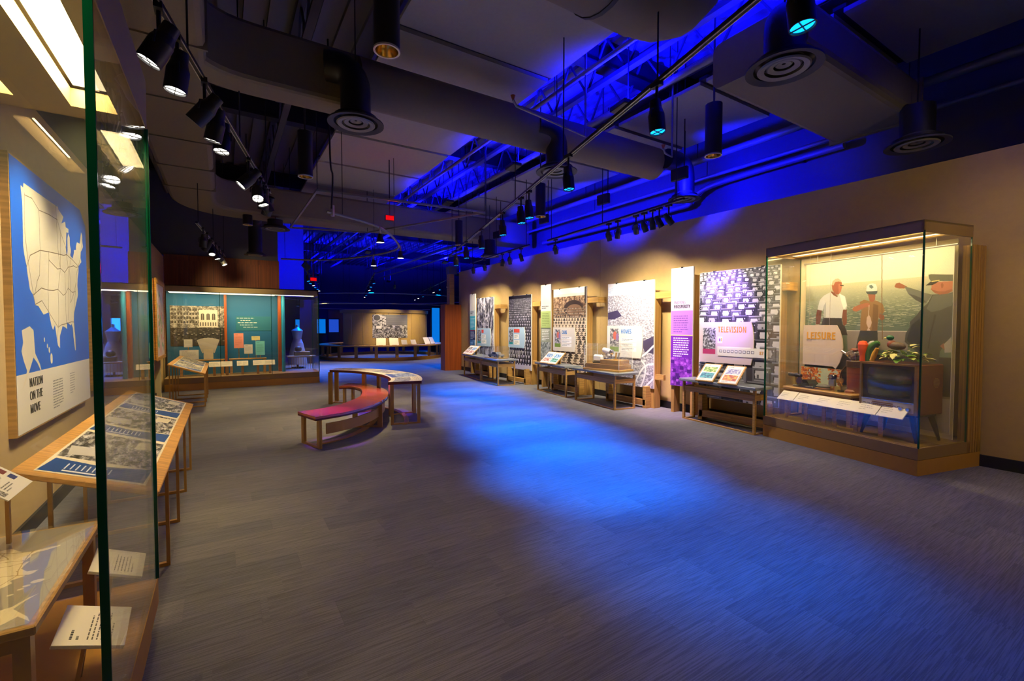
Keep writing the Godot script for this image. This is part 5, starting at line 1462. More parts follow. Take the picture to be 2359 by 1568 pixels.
func table_objects():
	# stepped wooden box on the HOMES table
	var tr = -0.12
	var o = thing("stepped_box", "three-tier stepped wooden box on the table before the homes panel", "display box", Vector3(6.55, 0.703, -6.75), -tr)
	part(o, "tier", MB.new().cbox(Vector3(0, 0.02, 0), Vector3(0.46, 0.04, 0.92), 0.004), M.wood)
	part(o, "tier", MB.new().cbox(Vector3(0, 0.085, 0.0), Vector3(0.4, 0.09, 0.84), 0.004), M.wood)
	part(o, "tier", MB.new().cbox(Vector3(0.0, 0.175, 0.17), Vector3(0.34, 0.09, 0.46), 0.004), M.wood)
	cover("acrylic_cover", "clear acrylic cover over the stepped wooden box", Vector3(6.55, 0.745, -6.75), 0.42, 0.5, 0.88, -tr)
	# toaster-like white appliance
	o = thing("toaster", "rounded white toaster on the lower step of the wooden box", "toaster", Vector3(6.54, 0.835, -6.98), -tr)
	part(o, "base", MB.new().cbox(Vector3(0, 0.012, 0), Vector3(0.16, 0.024, 0.24), 0.006), M.black_paint)
	part(o, "shell", MB.new().cbox(Vector3(0, 0.1, 0), Vector3(0.16, 0.15, 0.25), 0.035), mat("enamel", C(236, 234, 222), 0.25))
	part(o, "slot", MB.new().bb(-0.035, -0.015, 0.172, 0.178, -0.09, 0.09), M.black_paint)
	part(o, "slot", MB.new().bb(0.015, 0.035, 0.172, 0.178, -0.09, 0.09), M.black_paint)
	# stand mixer: bulbous chrome-and-white head tilted on a stand
	o = thing("stand_mixer", "white stand mixer with a round chrome nose on top of the wooden box", "mixer", Vector3(6.56, 0.92, -6.72), -tr)
	part(o, "foot", MB.new().cbox(Vector3(0, 0.012, 0), Vector3(0.1, 0.024, 0.2), 0.008), M.chrome)
	part(o, "column", MB.new().cyl(Vector3(0, 0.02, -0.06), Vector3(0, 0.13, -0.07), 0.024, 0.02, 12), M.enamel)
	part(o, "head", MB.new().tube([Vector3(0, 0.19, -0.16), Vector3(0, 0.19, -0.14), Vector3(0, 0.175, -0.06), Vector3(0, 0.16, 0.03)], [0.03, 0.05, 0.055, 0.048], 16), M.enamel)
	part(o, "nose", MB.new().ball(Vector3(0, 0.15, 0.06), Vector3(0.055, 0.055, 0.045), 14), M.chrome)
	part(o, "beater", MB.new().cyl(Vector3(0, 0.03, 0.05), Vector3(0, 0.12, 0.05), 0.012, 0.02, 8), M.chrome)
	o = thing("kitchen_utensils", "pair of small wooden handled utensils beside the mixer", "utensils", Vector3(6.54, 0.92, -6.48), -tr)
	part(o, "block", MB.new().cbox(Vector3(0, 0.012, 0), Vector3(0.06, 0.024, 0.14), 0.004), M.wood)
	part(o, "handle", MB.new().cyl(Vector3(0, 0.02, -0.04), Vector3(0, 0.15, -0.02), 0.012, 0.018, 10), M.wood)
	part(o, "handle", MB.new().cyl(Vector3(0, 0.02, 0.03), Vector3(0, 0.15, 0.05), 0.012, 0.018, 10), M.gold_reflector)
	# model car on the far table
	o = thing("model_car", "silver grey model car on a wooden base on the far table", "model car", Vector3(6.36, 0.703, -10.9), 0.12)
	part(o, "base", MB.new().cbox(Vector3(0, 0.012, 0), Vector3(0.34, 0.024, 0.62), 0.004), M.wood)
	var prof = [Vector2(-0.26, 0.05), Vector2(-0.27, 0.09), Vector2(-0.22, 0.115), Vector2(-0.12, 0.12), Vector2(-0.06, 0.17), Vector2(0.07, 0.175), Vector2(0.14, 0.125), Vector2(0.26, 0.11), Vector2(0.27, 0.06)]
	part(o, "car_body", MB.new().prism(prof, -0.085, 0.085, Transform3D(Basis(Vector3(0, 0, 1), Vector3(1, 0, 0), Vector3(0, 1, 0)), Vector3.ZERO)), mat("car_silver", C(150, 156, 156), 0.25, 0.5))
	part(o, "window_band", MB.new().bb(-0.088, 0.088, 0.125, 0.16, -0.06, 0.08), mat("dark_glass", C(24, 30, 34), 0.1))
	for sx in [-0.078, 0.078]:
		for sz in [-0.17, 0.17]: part(o, "wheel", MB.new().cyl(Vector3(sx - 0.014, 0.06, sz), Vector3(sx + 0.014, 0.06, sz), 0.037, 0.037, 14), M.black_paint)
	cover("acrylic_cover", "clear acrylic cover over the model car", Vector3(6.36, 0.703, -10.9), 0.4, 0.34, 0.68, 0.12)

const CU := Vector3(0.219, 0, -0.976)
const CV := Vector3(0.976, 0, 0.219)
const CA := Vector3(6.20, 0, -1.76)

func cp(u, y, v): return CA + CU * u + CV * v + Vector3(0, y, 0)

func right_case():
	# plan in case axes: u along the front, v towards the wall; the back follows the wall
	var o = thing("glass_showcase", "large glass corner showcase with a television set against the tan wall", "showcase", CA)
	o.basis = Basis(CU, Vector3.UP, CV * -1.0).orthonormalized()
	# local x = u, local z = -v
	var bk = func(u): return -((7.28 - 6.20) - 0.219 * u) / 0.976   # z of the wall at u
	var plan = [Vector2(0, 0), Vector2(1.92, 0), Vector2(1.92, bk.call(1.92)), Vector2(0, bk.call(0.0))]
	part(o, "plinth", MB.new().prism(plan, 0, 0.165), M.plinth)
	part(o, "sill", MB.new().prism(plan, 0.17, 0.295), M.sill)
	part(o, "deck_board", MB.new().prism([Vector2(0.03, -0.03), Vector2(1.89, -0.03), Vector2(1.89, bk.call(1.92) + 0.02), Vector2(0.03, bk.call(0.0) + 0.02)], 0.295, 0.30), mat("deck_wood", C(150, 118, 62), 0.25, 0.0, null, 1.0))
	part(o, "fascia", MB.new().bb(0, 1.92, 2.58, 2.71, -0.025, 0).bb(0, 0.025, 2.58, 2.71, -0.85, 0).bb(1.895, 1.92, 2.58, 2.71, bk.call(1.92), 0), M.sill)
	part(o, "canopy_lid", MB.new().prism([Vector2(0, 0), Vector2(1.92, 0), Vector2(1.92, bk.call(1.92)), Vector2(0, -0.85)], 2.69, 2.71), M.fascia)
	part(o, "canopy_board", MB.new().bb(0.02, 1.9, 2.6, 2.62, -0.26, -0.17).bb(0.02, 1.9, 2.6, 2.62, -0.36, -0.30).bb(0.02, 1.9, 2.6, 2.62, -0.62, -0.52), M.wood)
	for q in [[-0.14, -0.04, 1.5], [-0.51, -0.40, 0.35]]:
		for h in [[0.06, 0.94], [0.98, 1.86]]:
			part(o, "light_panel", MB.new().bb(h[0], h[1], 2.612, 2.622, q[0], q[1]), M.lamp_warm, "glowing light panel")
			area(o, Vector3((h[0] + h[1]) / 2.0, 2.608, (q[0] + q[1]) / 2.0), Vector3.DOWN, h[1] - h[0], 0.1, WARM, q[2], Vector3(0, 0, -1))
	glass_box_pane(o, Vector3(0.0, 0, -0.008), Vector3(1.90, 0, -0.008), 0.295, 2.6)
	glass_box_pane(o, Vector3(0.008, 0, -0.016), Vector3(0.008, 0, -0.84), 0.295, 2.6)
	glass_box_pane(o, Vector3(1.908, 0, 0.0), Vector3(1.908, 0, bk.call(1.92)), 0.295, 2.6)
	part(o, "wood_pier", MB.new().prism([Vector2(0.0, -0.86), Vector2(0.09, -0.86), Vector2(0.09, bk.call(0.09)), Vector2(0, bk.call(0.0))], 0.17, 2.5), M.wood_up, "ribbed wooden pier against the wall")
	for k in 4: part(o, "rib", MB.new().bb(-0.006, 0.0, 0.17, 2.5, -0.93 - k * 0.045, -0.91 - k * 0.045), M.wood_up)
	part(o, "back_wall", MB.new().prism([Vector2(0.1, -0.80), Vector2(1.9, -0.685), Vector2(1.9, -0.675), Vector2(0.1, -0.79)], 0.3, 2.58), M.cream)
	# hanging banner with the fishing photograph
	var b = thing("photo_banner", "tall hanging banner printed with three men fishing at sea inside the showcase", "banner", cp(0.93, 0, 0.65))
	b.basis = Basis(CU * -1.0, Vector3.UP, CV * -1.0).orthonormalized()
	# local x = right as seen from the front, z = towards the viewer
	var cl = part(b, "cloth", MB.new().bb(-0.87, 0.87, 0.38, 2.5, -0.006, 0.0), M.white_card)
	var q = MB.new(); q.quad(Vector3(-0.868, 2.49, 0.0015), Vector3(0.868, 2.49, 0.0015), Vector3(0.868, 0.385, 0.0015), Vector3(-0.868, 0.385, 0.0015), Vector3(0, 0, 1))
	part(cl, "print", q, picture("fishing_print", fishing(), 0.7), "photograph of three men fishing")
	part(b, "top_rod", MB.new().cyl(Vector3(-0.9, 2.5, 0), Vector3(0.9, 2.5, 0), 0.014, 0.014, 10), M.bright_edge)
	part(b, "hook", MB.new().cyl(Vector3(-0.7, 2.5, 0), Vector3(-0.7, 2.6, 0), 0.006, 0.006, 6), M.bright_edge)
	part(b, "hook", MB.new().cyl(Vector3(0.7, 2.5, 0), Vector3(0.7, 2.6, 0), 0.006, 0.006, 6), M.bright_edge)
	# LEISURE plate, curved right edge, hanging before the banner
	var l = thing("title_plate", "pinkish plate with a curved edge reading LEISURE before the banner", "title plate", cp(1.5, 1.04, 0.60))
	l.basis = b.basis
	var out = [Vector2(-0.28, 0), Vector2(-0.28, 0.57), Vector2(0.12, 0.57)]
	for k in 7:
		var a = deg_to_rad(lerpf(50, -50, k / 6.0))
		out.append(Vector2(0.04 + 0.24 * cos(a) * 1.05, 0.27 + 0.39 * sin(a)))
	out.append(Vector2(0.16, 0.0))
	part(l, "plate", MB.new().prism(out, 0.0, 0.012, Transform3D(Basis(Vector3(1, 0, 0), Vector3(0, 0, 1), Vector3(0, 1, 0)), Vector3.ZERO)), mat("plate_pink", C(206, 186, 170), 0.6))
	lettering(l, "LEISURE", M.gold_ink, 0.1, Vector3(-0.23, 0.50, 0.014), I3, 0.78)
	var pw = Paint.new(128, 24, C(206, 186, 170), 301)
	pw.words(4, 4, 110, 2, 10, 5, C(110, 100, 92))
	q = MB.new(); q.quad(Vector3(-0.23, 0.37, 0.0135), Vector3(-0.05, 0.37, 0.0135), Vector3(-0.05, 0.33, 0.0135), Vector3(-0.23, 0.33, 0.0135), Vector3(0, 0, 1))
	part(l, "print", q, picture("leisure_words", pw, 0.6))
	part(l, "cord", MB.new().cyl(Vector3(-0.2, 0.57, 0.005), Vector3(-0.2, 1.56, 0.005), 0.002, 0.002, 5), M.bright_edge)
	part(l, "cord", MB.new().cyl(Vector3(0.1, 0.57, 0.005), Vector3(0.1, 1.56, 0.005), 0.002, 0.002, 5), M.bright_edge)
	television()
	case_items(b.basis)

func fishing():
	var p = Paint.new(700, 850, C(222, 216, 188), 302)
	# hazy sky and sea as printed
	for j in 850:
		var f = j / 850.0
		p.rect(0, j, 700, 1, C(222, 218, 192) if f < 0.15 else C(192, 190, 160).lerp(C(96, 114, 98), clampf((f - 0.15) / 0.22, 0, 1)))
	for k in 1500:
		var y = 132 + pow(p.r.randf(), 0.8) * 230
		var g = (y - 132) / 230.0
		p.rect(p.r.randf_range(0, 700), y, lerpf(4, 30, g) * p.r.randf_range(0.4, 1.2), lerpf(1, 3, g), [C(70, 88, 78), C(196, 194, 164), C(112, 128, 108), C(150, 156, 132)][p.r.randi_range(0, 3)].lerp(C(190, 188, 160), 0.75 * (1 - g)))
	p.rect(0, 504, 700, 186, C(58, 60, 58)); p.rect(0, 690, 700, 160, C(190, 180, 146)); p.rect(0, 682, 700, 10, C(140, 130, 102))
	p.poly(V2([240, 388, 526, 389, 531, 478, 247, 492]), C(136, 128, 118))
	p.poly(V2([240, 384, 526, 385, 526, 389, 240, 388]), C(206, 196, 176))
	p.poly(V2([71, 265, 99, 271, 89, 352, 67, 352, 63, 313]), C(104, 58, 40))
	p.poly(V2([216, 273, 238, 271, 239, 348, 222, 366, 214, 320]), C(120, 70, 48))
	p.poly(V2([110, 312, 210, 318, 217, 352, 231, 366, 245, 411, 83, 414, 96, 357]), C(44, 44, 46))
	p.poly(V2([152, 166, 168, 177, 187, 198, 178, 204, 147, 176]), C(122, 70, 50))
	p.poly(V2([147, 170, 107, 189, 86, 211, 72, 266, 104, 274, 109, 248, 112, 314, 212, 318, 218, 270, 235, 271, 239, 249, 227, 199, 196, 181, 185, 201, 164, 190]), C(196, 198, 196))
	p.poly(V2([196, 183, 225, 201, 237, 249, 222, 271, 210, 238]), C(232, 230, 222))
	p.poly(V2([108, 248, 122, 225, 122, 310, 112, 314]), C(164, 168, 168))
	p.poly(V2([153, 134, 157, 111, 171, 100, 187, 99, 201, 108, 208, 125, 209, 148, 204, 170, 193, 185, 180, 187, 166, 176, 156, 157]), C(150, 88, 62))
	p.poly(V2([155, 132, 158, 111, 171, 99, 187, 98, 201, 108, 205, 121, 190, 115, 171, 117, 162, 135]), C(188, 164, 138))
	p.poly(V2([190, 128, 208, 129, 208, 152, 202, 174, 191, 183]), C(176, 110, 80))
	p.poly(V2([199, 133, 219, 138, 217, 143, 199, 139]), C(56, 50, 44))
	p.poly(V2([309, 385, 393, 385, 397, 476, 290, 481, 297, 432]), C(50, 56, 54))
	p.poly(V2([303, 234, 325, 222, 350, 232, 382, 229, 413, 248, 425, 282, 414, 302, 405, 294, 396, 323, 391, 385, 309, 385, 309, 322, 314, 278]), C(142, 110, 70))
	p.poly(V2([370, 246, 394, 255, 393, 382, 366, 383]), C(118, 90, 58))
	p.poly(V2([343, 195, 379, 197, 378, 225, 366, 237, 352, 232]), C(150, 92, 66))
	p.poly(V2([335, 179, 336, 153, 348, 142, 364, 140, 380, 146, 386, 162, 386, 183]), C(198, 206, 202))
	p.poly(V2([348, 150, 360, 148, 370, 161, 360, 168, 350, 161]), C(96, 118, 118))
	p.poly(V2([332, 181, 388, 181, 387, 194, 377, 199, 341, 195]), C(66, 80, 80))
	p.poly(V2([266, 272, 274, 259, 305, 247, 338, 240, 354, 245, 353, 260, 331, 263, 310, 274, 290, 284, 273, 281]), C(166, 104, 74))
	p.poly(V2([401, 298, 422, 307, 424, 324, 411, 334, 399, 319]), C(140, 86, 62))
	p.path(V2([350, 253, 349, 305]), 2, C(228, 222, 206))
	p.poly(V2([350, 301, 359, 318, 365, 344, 359, 366, 353, 372, 360, 385, 342, 385, 348, 370, 339, 348, 340, 318]), C(198, 172, 156))
	p.path(V2([405, 4, 410, 239, 417, 428]), 4, C(118, 90, 62))
	p.poly(V2([465, 164, 472, 150, 486, 148, 506, 161, 521, 171, 508, 178, 485, 176, 469, 170]), C(140, 86, 60))
	p.poly(V2([508, 168, 535, 178, 572, 194, 592, 205, 622, 215, 600, 252, 580, 252, 553, 234, 525, 205]), C(104, 108, 98))
	p.poly(V2([528, 205, 553, 215, 586, 232, 600, 249, 580, 252, 553, 234]), C(76, 80, 74))
	p.poly(V2([622, 215, 650, 215, 678, 215, 698, 209, 700, 402, 686, 425, 657, 479, 655, 529, 574, 535, 566, 484, 516, 438, 519, 397, 536, 365, 535, 341, 562, 310, 581, 279, 606, 253]), C(72, 76, 70))
	p.poly(V2([625, 219, 678, 215, 697, 213, 697, 268, 652, 289, 620, 296, 601, 280]), C(96, 102, 92))
	p.poly(V2([542, 357, 575, 326, 591, 404, 579, 483, 523, 430]), C(50, 54, 52))
	p.poly(V2([633, 304, 640, 312, 623, 396, 615, 466, 610, 462, 619, 388]), C(52, 56, 54))
	p.poly(V2([617, 173, 645, 158, 697, 159, 697, 205, 678, 215, 650, 217, 631, 208, 615, 190, 619, 180]), C(178, 112, 82))
	p.poly(V2([615, 190, 631, 208, 650, 217, 678, 215, 697, 205, 695, 194, 668, 203, 643, 201]), C(152, 92, 66))
	p.poly(V2([653, 168, 659, 163, 664, 173, 662, 186, 656, 189]), C(148, 88, 64))
	p.poly(V2([605, 121, 616, 120, 697, 131, 697, 159, 655, 155, 617, 157, 607, 137]), C(92, 98, 84))
	p.poly(V2([595, 171, 614, 155, 645, 156, 636, 163, 621, 171]), C(38, 40, 40))
	p.poly(V2([617, 152, 648, 149, 649, 153, 618, 157]), C(206, 186, 112))
	p.poly(V2([671, 444, 698, 410, 699, 480, 675, 482]), C(160, 154, 142))
	p.poly(V2([656, 452, 671, 437, 675, 470]), C(150, 100, 76))
	p.grain(0.05)
	return p

func television():
	# cabinet television on splayed legs; local x to the right, z to the viewer
	var o = thing("television_set", "old brown cabinet television with a greenish screen on splayed legs", "television", cp(0.425, 0.30, 0.42))
	o.basis = Basis(CU * -1.0, Vector3.UP, CV * -1.0).orthonormalized()
	var w = 0.60
	var dz = 0.46
	var zf = dz / 2
	var m = M.walnut_tv if M.has("walnut_tv") else mat("walnut_tv", C(104, 44, 20), 0.35, 0.0, null, 1.0, 0.5)
	part(o, "cabinet", MB.new().cbox(Vector3(0, 0.585, -0.02), Vector3(w, 0.565, dz - 0.04), 0.012), m)
	part(o, "front_frame", MB.new().bb(-w / 2, w / 2, 0.845, 0.868, zf - 0.05, zf).bb(-w / 2, w / 2, 0.305, 0.325, zf - 0.05, zf).bb(-w / 2, -w / 2 + 0.02, 0.305, 0.868, zf - 0.05, zf).bb(w / 2 - 0.03, w / 2, 0.305, 0.868, zf - 0.05, zf), mat("brass", C(170, 132, 74), 0.3, 0.6))
	part(o, "mask", MB.new().bb(-w / 2 + 0.02, w / 2 - 0.03, 0.44, 0.845, zf - 0.045, zf - 0.03), mat("tv_mask", C(74, 70, 56), 0.4))
	# bulged tube
	var sc = MB.new()
	var nx = 14
	var ny = 10
	var pt = func(i, j):
		var a = (i / float(nx)) * 2 - 1
		var c = (j / float(ny)) * 2 - 1
		var ex = a * sqrt(1 - c * c * 0.18)
		var ey = c * sqrt(1 - a * a * 0.16)
		return [Vector3(0.0 + ex * 0.235, 0.645 + ey * 0.175, zf - 0.032 + 0.03 * (1 - a * a) * (1 - c * c) + 0.004), Vector3(ex * 0.35, ey * 0.3, 1).normalized()]
	for i in nx:
		for j in ny:
			var A = pt.call(i, j)
			var B = pt.call(i + 1, j)
			var D = pt.call(i + 1, j + 1)
			var E = pt.call(i, j + 1)
			sc.tri(A[0], B[0], D[0], A[1], B[1], D[1]); sc.tri(A[0], D[0], E[0], A[1], D[1], E[1])
	part(o, "screen", sc, mat("tv_tube", C(66, 78, 58), 0.08, 0.0, null, 1.0, 1.0), "dark green glass screen")
	var cst = part(o, "control_strip", MB.new().bb(-w / 2 + 0.02, w / 2 - 0.03, 0.325, 0.425, zf - 0.045, zf - 0.01), mat("tv_strip", C(96, 84, 62), 0.5))
	part(o, "chrome_line", MB.new().bb(-w / 2 + 0.02, w / 2 - 0.03, 0.428, 0.440, zf - 0.045, zf - 0.004), M.chrome)
	for k in 3: part(cst, "grille_bar", MB.new().bb(-0.16, 0.06, 0.352 + k * 0.022, 0.362 + k * 0.022, zf - 0.012, zf - 0.002), M.brass)
	for k in 2: part(cst, "knob", MB.new().cyl(Vector3(0.15 + k * 0.07, 0.365, zf - 0.012), Vector3(0.15 + k * 0.07, 0.365, zf + 0.02), 0.022, 0.018, 14), M.chrome)
	# side loudspeaker slots in a disc
	for k in 8:
		var yy = 0.66 + (k - 3.5) * 0.014
		var hw = sqrt(maxf(0.0, 0.056 * 0.056 - pow((k - 3.5) * 0.014, 2)))
		part(o, "speaker_slot", MB.new().bb(w / 2, w / 2 + 0.003, yy - 0.004, yy + 0.004, -0.1 - hw, -0.1 + hw), M.brass)
	part(o, "base_frame", MB.new().bb(-w / 2 + 0.04, w / 2 - 0.04, 0.275, 0.303, -0.19, 0.19), M.black_paint)
	for sx in [-1, 1]:
		for sz in [-1, 1]:
			part(o, "leg", MB.new().cyl(Vector3(sx * (w / 2 - 0.075), 0.28, sz * 0.165), Vector3(sx * (w / 2 - 0.012), 0.0, sz * 0.2), 0.036, 0.014, 12), mat("leg_black", C(26, 26, 30), 0.35))
	# leafy plants on top
	var pl = thing("leafy_plant", "pile of variegated green leaves lying on the television set", "plant", cp(0.43, 1.168, 0.42))
	pl.basis = o.basis
	var r := RandomNumberGenerator.new(); r.seed = 44
	var lm = [mat("leaf_a", C(150, 168, 84), 0.55), mat("leaf_b", C(92, 142, 46), 0.5), mat("leaf_c", C(188, 186, 118), 0.6), mat("leaf_d", C(128, 122, 78), 0.6)]
	for k in 64:
		var mb = MB.new()
		var a = r.randf_range(0, TAU)
		var rr = sqrt(r.randf())
		var c = Vector3(cos(a) * rr * 0.2 + 0.04, 0.05 + (1 - rr) * 0.1 * r.randf_range(0.3, 1.3) + (0.06 if k % 5 == 0 else 0.0), sin(a) * rr * 0.13)
		var dir = Vector3(cos(a + r.randf_range(-0.8, 0.8)), r.randf_range(-0.45, 0.5), sin(a + r.randf_range(-0.8, 0.8))).normalized()
		var sd = dir.cross(Vector3.UP).normalized()
		var nn = sd.cross(dir).normalized()
		var L = r.randf_range(0.07, 0.12)
		var wd = L * r.randf_range(0.26, 0.36)
		var pts = [c, c + dir * L * 0.3 + sd * wd + nn * 0.008, c + dir * L * 0.7 + sd * wd * 0.8 + nn * 0.006, c + dir * L - nn * 0.012, c + dir * L * 0.7 - sd * wd * 0.8 + nn * 0.006, c + dir * L * 0.3 - sd * wd + nn * 0.008]
		var mid = c + dir * L * 0.5 - nn * 0.004
		for s in 6: mb.tri(mid, pts[s], pts[(s + 1) % 6], nn, nn, nn)
		var low = 9.0
		for e in mb.v: low = minf(low, e.y)
		if low < 0.002:
			for s in mb.v.size(): mb.v[s].y += 0.002 - low
		part(pl, "leaf", mb, lm[r.randi_range(0, 3)])
	var dk = thing("decoy_duck", "small mallard decoy with a green head sitting among the leaves", "duck decoy", cp(0.5, 1.29, 0.47))
	dk.basis = o.basis
	part(dk, "body", MB.new().ball(Vector3(0, 0.07, 0), Vector3(0.1, 0.05, 0.055), 12, Basis(Vector3(0, 0, 1), -0.1)), mat("duck_brown", C(92, 74, 60), 0.6))
	part(dk, "breast", MB.new().ball(Vector3(-0.05, 0.085, 0), Vector3(0.05, 0.05, 0.05), 10), mat("duck_breast", C(120, 58, 40), 0.6))
	part(dk, "head", MB.new().ball(Vector3(-0.07, 0.165, 0), Vector3(0.042, 0.032, 0.03), 12), mat("duck_green", C(16, 92, 48), 0.3))
	part(dk, "bill", MB.new().ball(Vector3(-0.118, 0.16, 0), Vector3(0.026, 0.009, 0.015), 8), mat("duck_bill", C(206, 196, 110), 0.4))

func case_items(bs):
	var o
	# glass-topped object table along the front
	o = thing("object_table", "low wooden table with small belongings beside the television set", "table", cp(1.36, 0.30, 0.46))
	o.basis = bs
	part(o, "table_top", MB.new().cbox(Vector3(0, 0.405, 0), Vector3(0.98, 0.05, 0.36), 0.012), M.wood)
	part(o, "glass_sheet", MB.new().bb(-0.47, 0.47, 0.43, 0.436, -0.17, 0.17), M.glass)
	for sx in [-0.43, 0.43]:
		for sz in [-0.13, 0.13]: part(o, "leg", MB.new().bb(sx - 0.025, sx + 0.025, 0, 0.38, sz - 0.02, sz + 0.02), M.wood)
		part(o, "foot_bar", MB.new().bb(sx - 0.02, sx + 0.02, 0, 0.02, -0.13, 0.13), M.wood)
	part(o, "apron", MB.new().bb(-0.43, 0.43, 0.31, 0.38, 0.12, 0.14), M.wood)
	# label rail in front
	o = thing("label_stand", "long cream label plate on wooden posts along the front of the right showcase", "label stand", cp(0.98, 0.30, 0.15))
	o.basis = bs
	var ps = [Vector3(-0.8, 0.245, 0.07), Vector3(0.79, 0.26, 0.07)]
	var tl = Basis(Vector3(1, 0, 0), -deg_to_rad(50))
	for seg in [[-0.79, -0.55], [-0.54, 0.5], [0.51, 0.78]]:
		part(o, "plate", MB.new().cbox(Vector3((seg[0] + seg[1]) / 2.0, 0.315, 0), Vector3(seg[1] - seg[0], 0.175, 0.012), 0.002, tl), M.white_card)
		var pl = Paint.new(int(300 * (seg[1] - seg[0])) + 40, 50, C(236, 230, 206), 310)
		var x = 12.0
		while x < pl.w - 60:
			pl.words(x, 12, 50, 3, 9, 3, C(178, 174, 150)); x += 90
		var u = Vector3((seg[0] + seg[1]) / 2.0, 0.315, 0) + tl * Vector3(0, 0, 0.0065)
		var hx = Vector3((seg[1] - seg[0]) / 2.0 - 0.003, 0, 0)
		var hy = tl * Vector3(0, 0.084, 0)
		var qf = MB.new(); qf.quad(u - hx + hy, u + hx + hy, u + hx - hy, u - hx - hy, tl * Vector3(0, 0, 1))
		part(o, "print", qf, picture("long_label_%d" % int(seg[0] * 100 + 100), pl, 0.7))
	for sx in [-0.72, -0.43, -0.18, -0.04, 0.22, 0.5]: part(o, "post", MB.new().bb(sx - 0.022, sx + 0.022, 0, 0.30, -0.05, -0.03), M.wood)
	# black movie camera-like projector with a long barrel
	o = thing("telephone", "black rotary telephone with its receiver lying on the object table", "telephone", cp(1.60, 0.737, 0.46))
	o.basis = bs
	part(o, "body", MB.new().prism([Vector2(-0.11, 0), Vector2(0.11, 0), Vector2(0.09, 0.05), Vector2(0.05, 0.1), Vector2(-0.02, 0.105), Vector2(-0.08, 0.05)], -0.09, 0.09, Transform3D(Basis(Vector3(1, 0, 0), Vector3(0, 0, -1), Vector3(0, 1, 0)), Vector3.ZERO)), mat("bakelite", C(18, 18, 20), 0.2, 0.0, null, 1.0, 0.6))
	part(o, "dial", MB.new().cyl(Vector3(-0.05, 0.075, 0.06), Vector3(-0.055, 0.085, 0.095), 0.05, 0.05, 16), M.gold_reflector)
	part(o, "base", MB.new().cbox(Vector3(0, 0.01, 0), Vector3(0.3, 0.018, 0.2), 0.006), M.bakelite)
	o = thing("movie_projector_lens", "short black and chrome tube raised on a stand beside the telephone", "lens", cp(1.83, 0.737, 0.5))
	o.basis = bs
	part(o, "stand", MB.new().bb(-0.02, 0.02, 0, 0.12, -0.02, 0.02), mat("clear_stand", C(150, 128, 70), 0.3))
	part(o, "barrel", MB.new().cyl(Vector3(-0.09, 0.145, 0), Vector3(0.1, 0.135, 0), 0.026, 0.026, 14), M.bakelite)
	part(o, "chrome_band", MB.new().cyl(Vector3(-0.09, 0.165, 0.01), Vector3(0.06, 0.165, 0.01), 0.012, 0.012, 10), M.chrome)
	# painting of autumn trees
	o = thing("landscape_painting", "small painting of orange autumn trees leaning behind the telephone", "painting", cp(1.52, 0.737, 0.60))
	o.basis = bs
	var p = Paint.new(240, 120, C(190, 200, 160), 321)
	for k in 260:
		var left = p.r.randf() < 0.72
		p.ell(p.r.randf_range(0, 120) if left else p.r.randf_range(170, 240), p.r.randf_range(0, 100), p.r.randf_range(3, 9), p.r.randf_range(3, 8), [C(214, 110, 20), C(186, 84, 16), C(230, 150, 50), C(150, 66, 14)][p.r.randi_range(0, 3)])
	p.path(V2([60, 120, 64, 70, 58, 30]), 3, C(60, 36, 20)); p.path(V2([96, 120, 92, 60]), 3, C(60, 36, 20)); p.rect(0, 104, 240, 16, C(150, 130, 60))
	part(o, "board", MB.new().bb(-0.29, 0.29, 0, 0.27, -0.01, 0), M.wood)
	var q = MB.new(); q.quad(Vector3(-0.288, 0.268, 0.0015), Vector3(0.288, 0.268, 0.0015), Vector3(0.288, 0.002, 0.0015), Vector3(-0.288, 0.002, 0.0015), Vector3(0, 0, 1))
	part(o, "painted_face", q, picture("autumn_trees", p, 0.6))
	# small box camera, dish, brass trinket
	o = thing("box_camera", "small silver and black box camera on the object table", "camera", cp(1.24, 0.737, 0.45))
	o.basis = bs
	part(o, "body", MB.new().cbox(Vector3(0, 0.10, 0), Vector3(0.075, 0.1, 0.06), 0.008), mat("grey_metal", C(150, 150, 148), 0.4, 0.5))
	part(o, "hood", MB.new().cbox(Vector3(0, 0.175, 0), Vector3(0.08, 0.06, 0.07), 0.01), M.bakelite)
	part(o, "lens", MB.new().cyl(Vector3(0, 0.175, 0.03), Vector3(0, 0.175, 0.045), 0.022, 0.022, 14), M.chrome)
	part(o, "stand", MB.new().cyl(Vector3(-0.02, 0, 0), Vector3(-0.02, 0.055, 0), 0.006, 0.006, 6).cyl(Vector3(0.02, 0, 0), Vector3(0.02, 0.055, 0), 0.006, 0.006, 6), M.copper_wood)
	o = thing("flat_cap", "flat grey folded cap lying on the object table", "cap", cp(1.38, 0.737, 0.48))
	o.basis = bs
	part(o, "crown", MB.new().ball(Vector3(0, 0.03, 0), Vector3(0.1, 0.028, 0.07), 14), mat("grey_felt", C(108, 108, 102), 0.9))
	part(o, "brim", MB.new().cyl(Vector3(0, 0.003, 0), Vector3(0, 0.012, 0), 0.11, 0.1, 18), mat("tan_leather", C(160, 110, 66), 0.6))
	o = thing("fishing_reel", "small golden fishing reel on a round foot on the object table", "fishing reel", cp(1.12, 0.737, 0.44))
	o.basis = bs
	part(o, "foot", MB.new().cyl(Vector3(0, 0, 0), Vector3(0, 0.014, 0), 0.04, 0.035, 16), M.bakelite)
	part(o, "post", MB.new().cyl(Vector3(0, 0.012, 0), Vector3(-0.01, 0.09, 0), 0.01, 0.01, 8), M.brass)
	part(o, "spool", MB.new().cyl(Vector3(-0.02, 0.13, -0.02), Vector3(0.0, 0.13, 0.03), 0.042, 0.036, 16), mat("gold_brass", C(206, 150, 60), 0.25, 0.8))
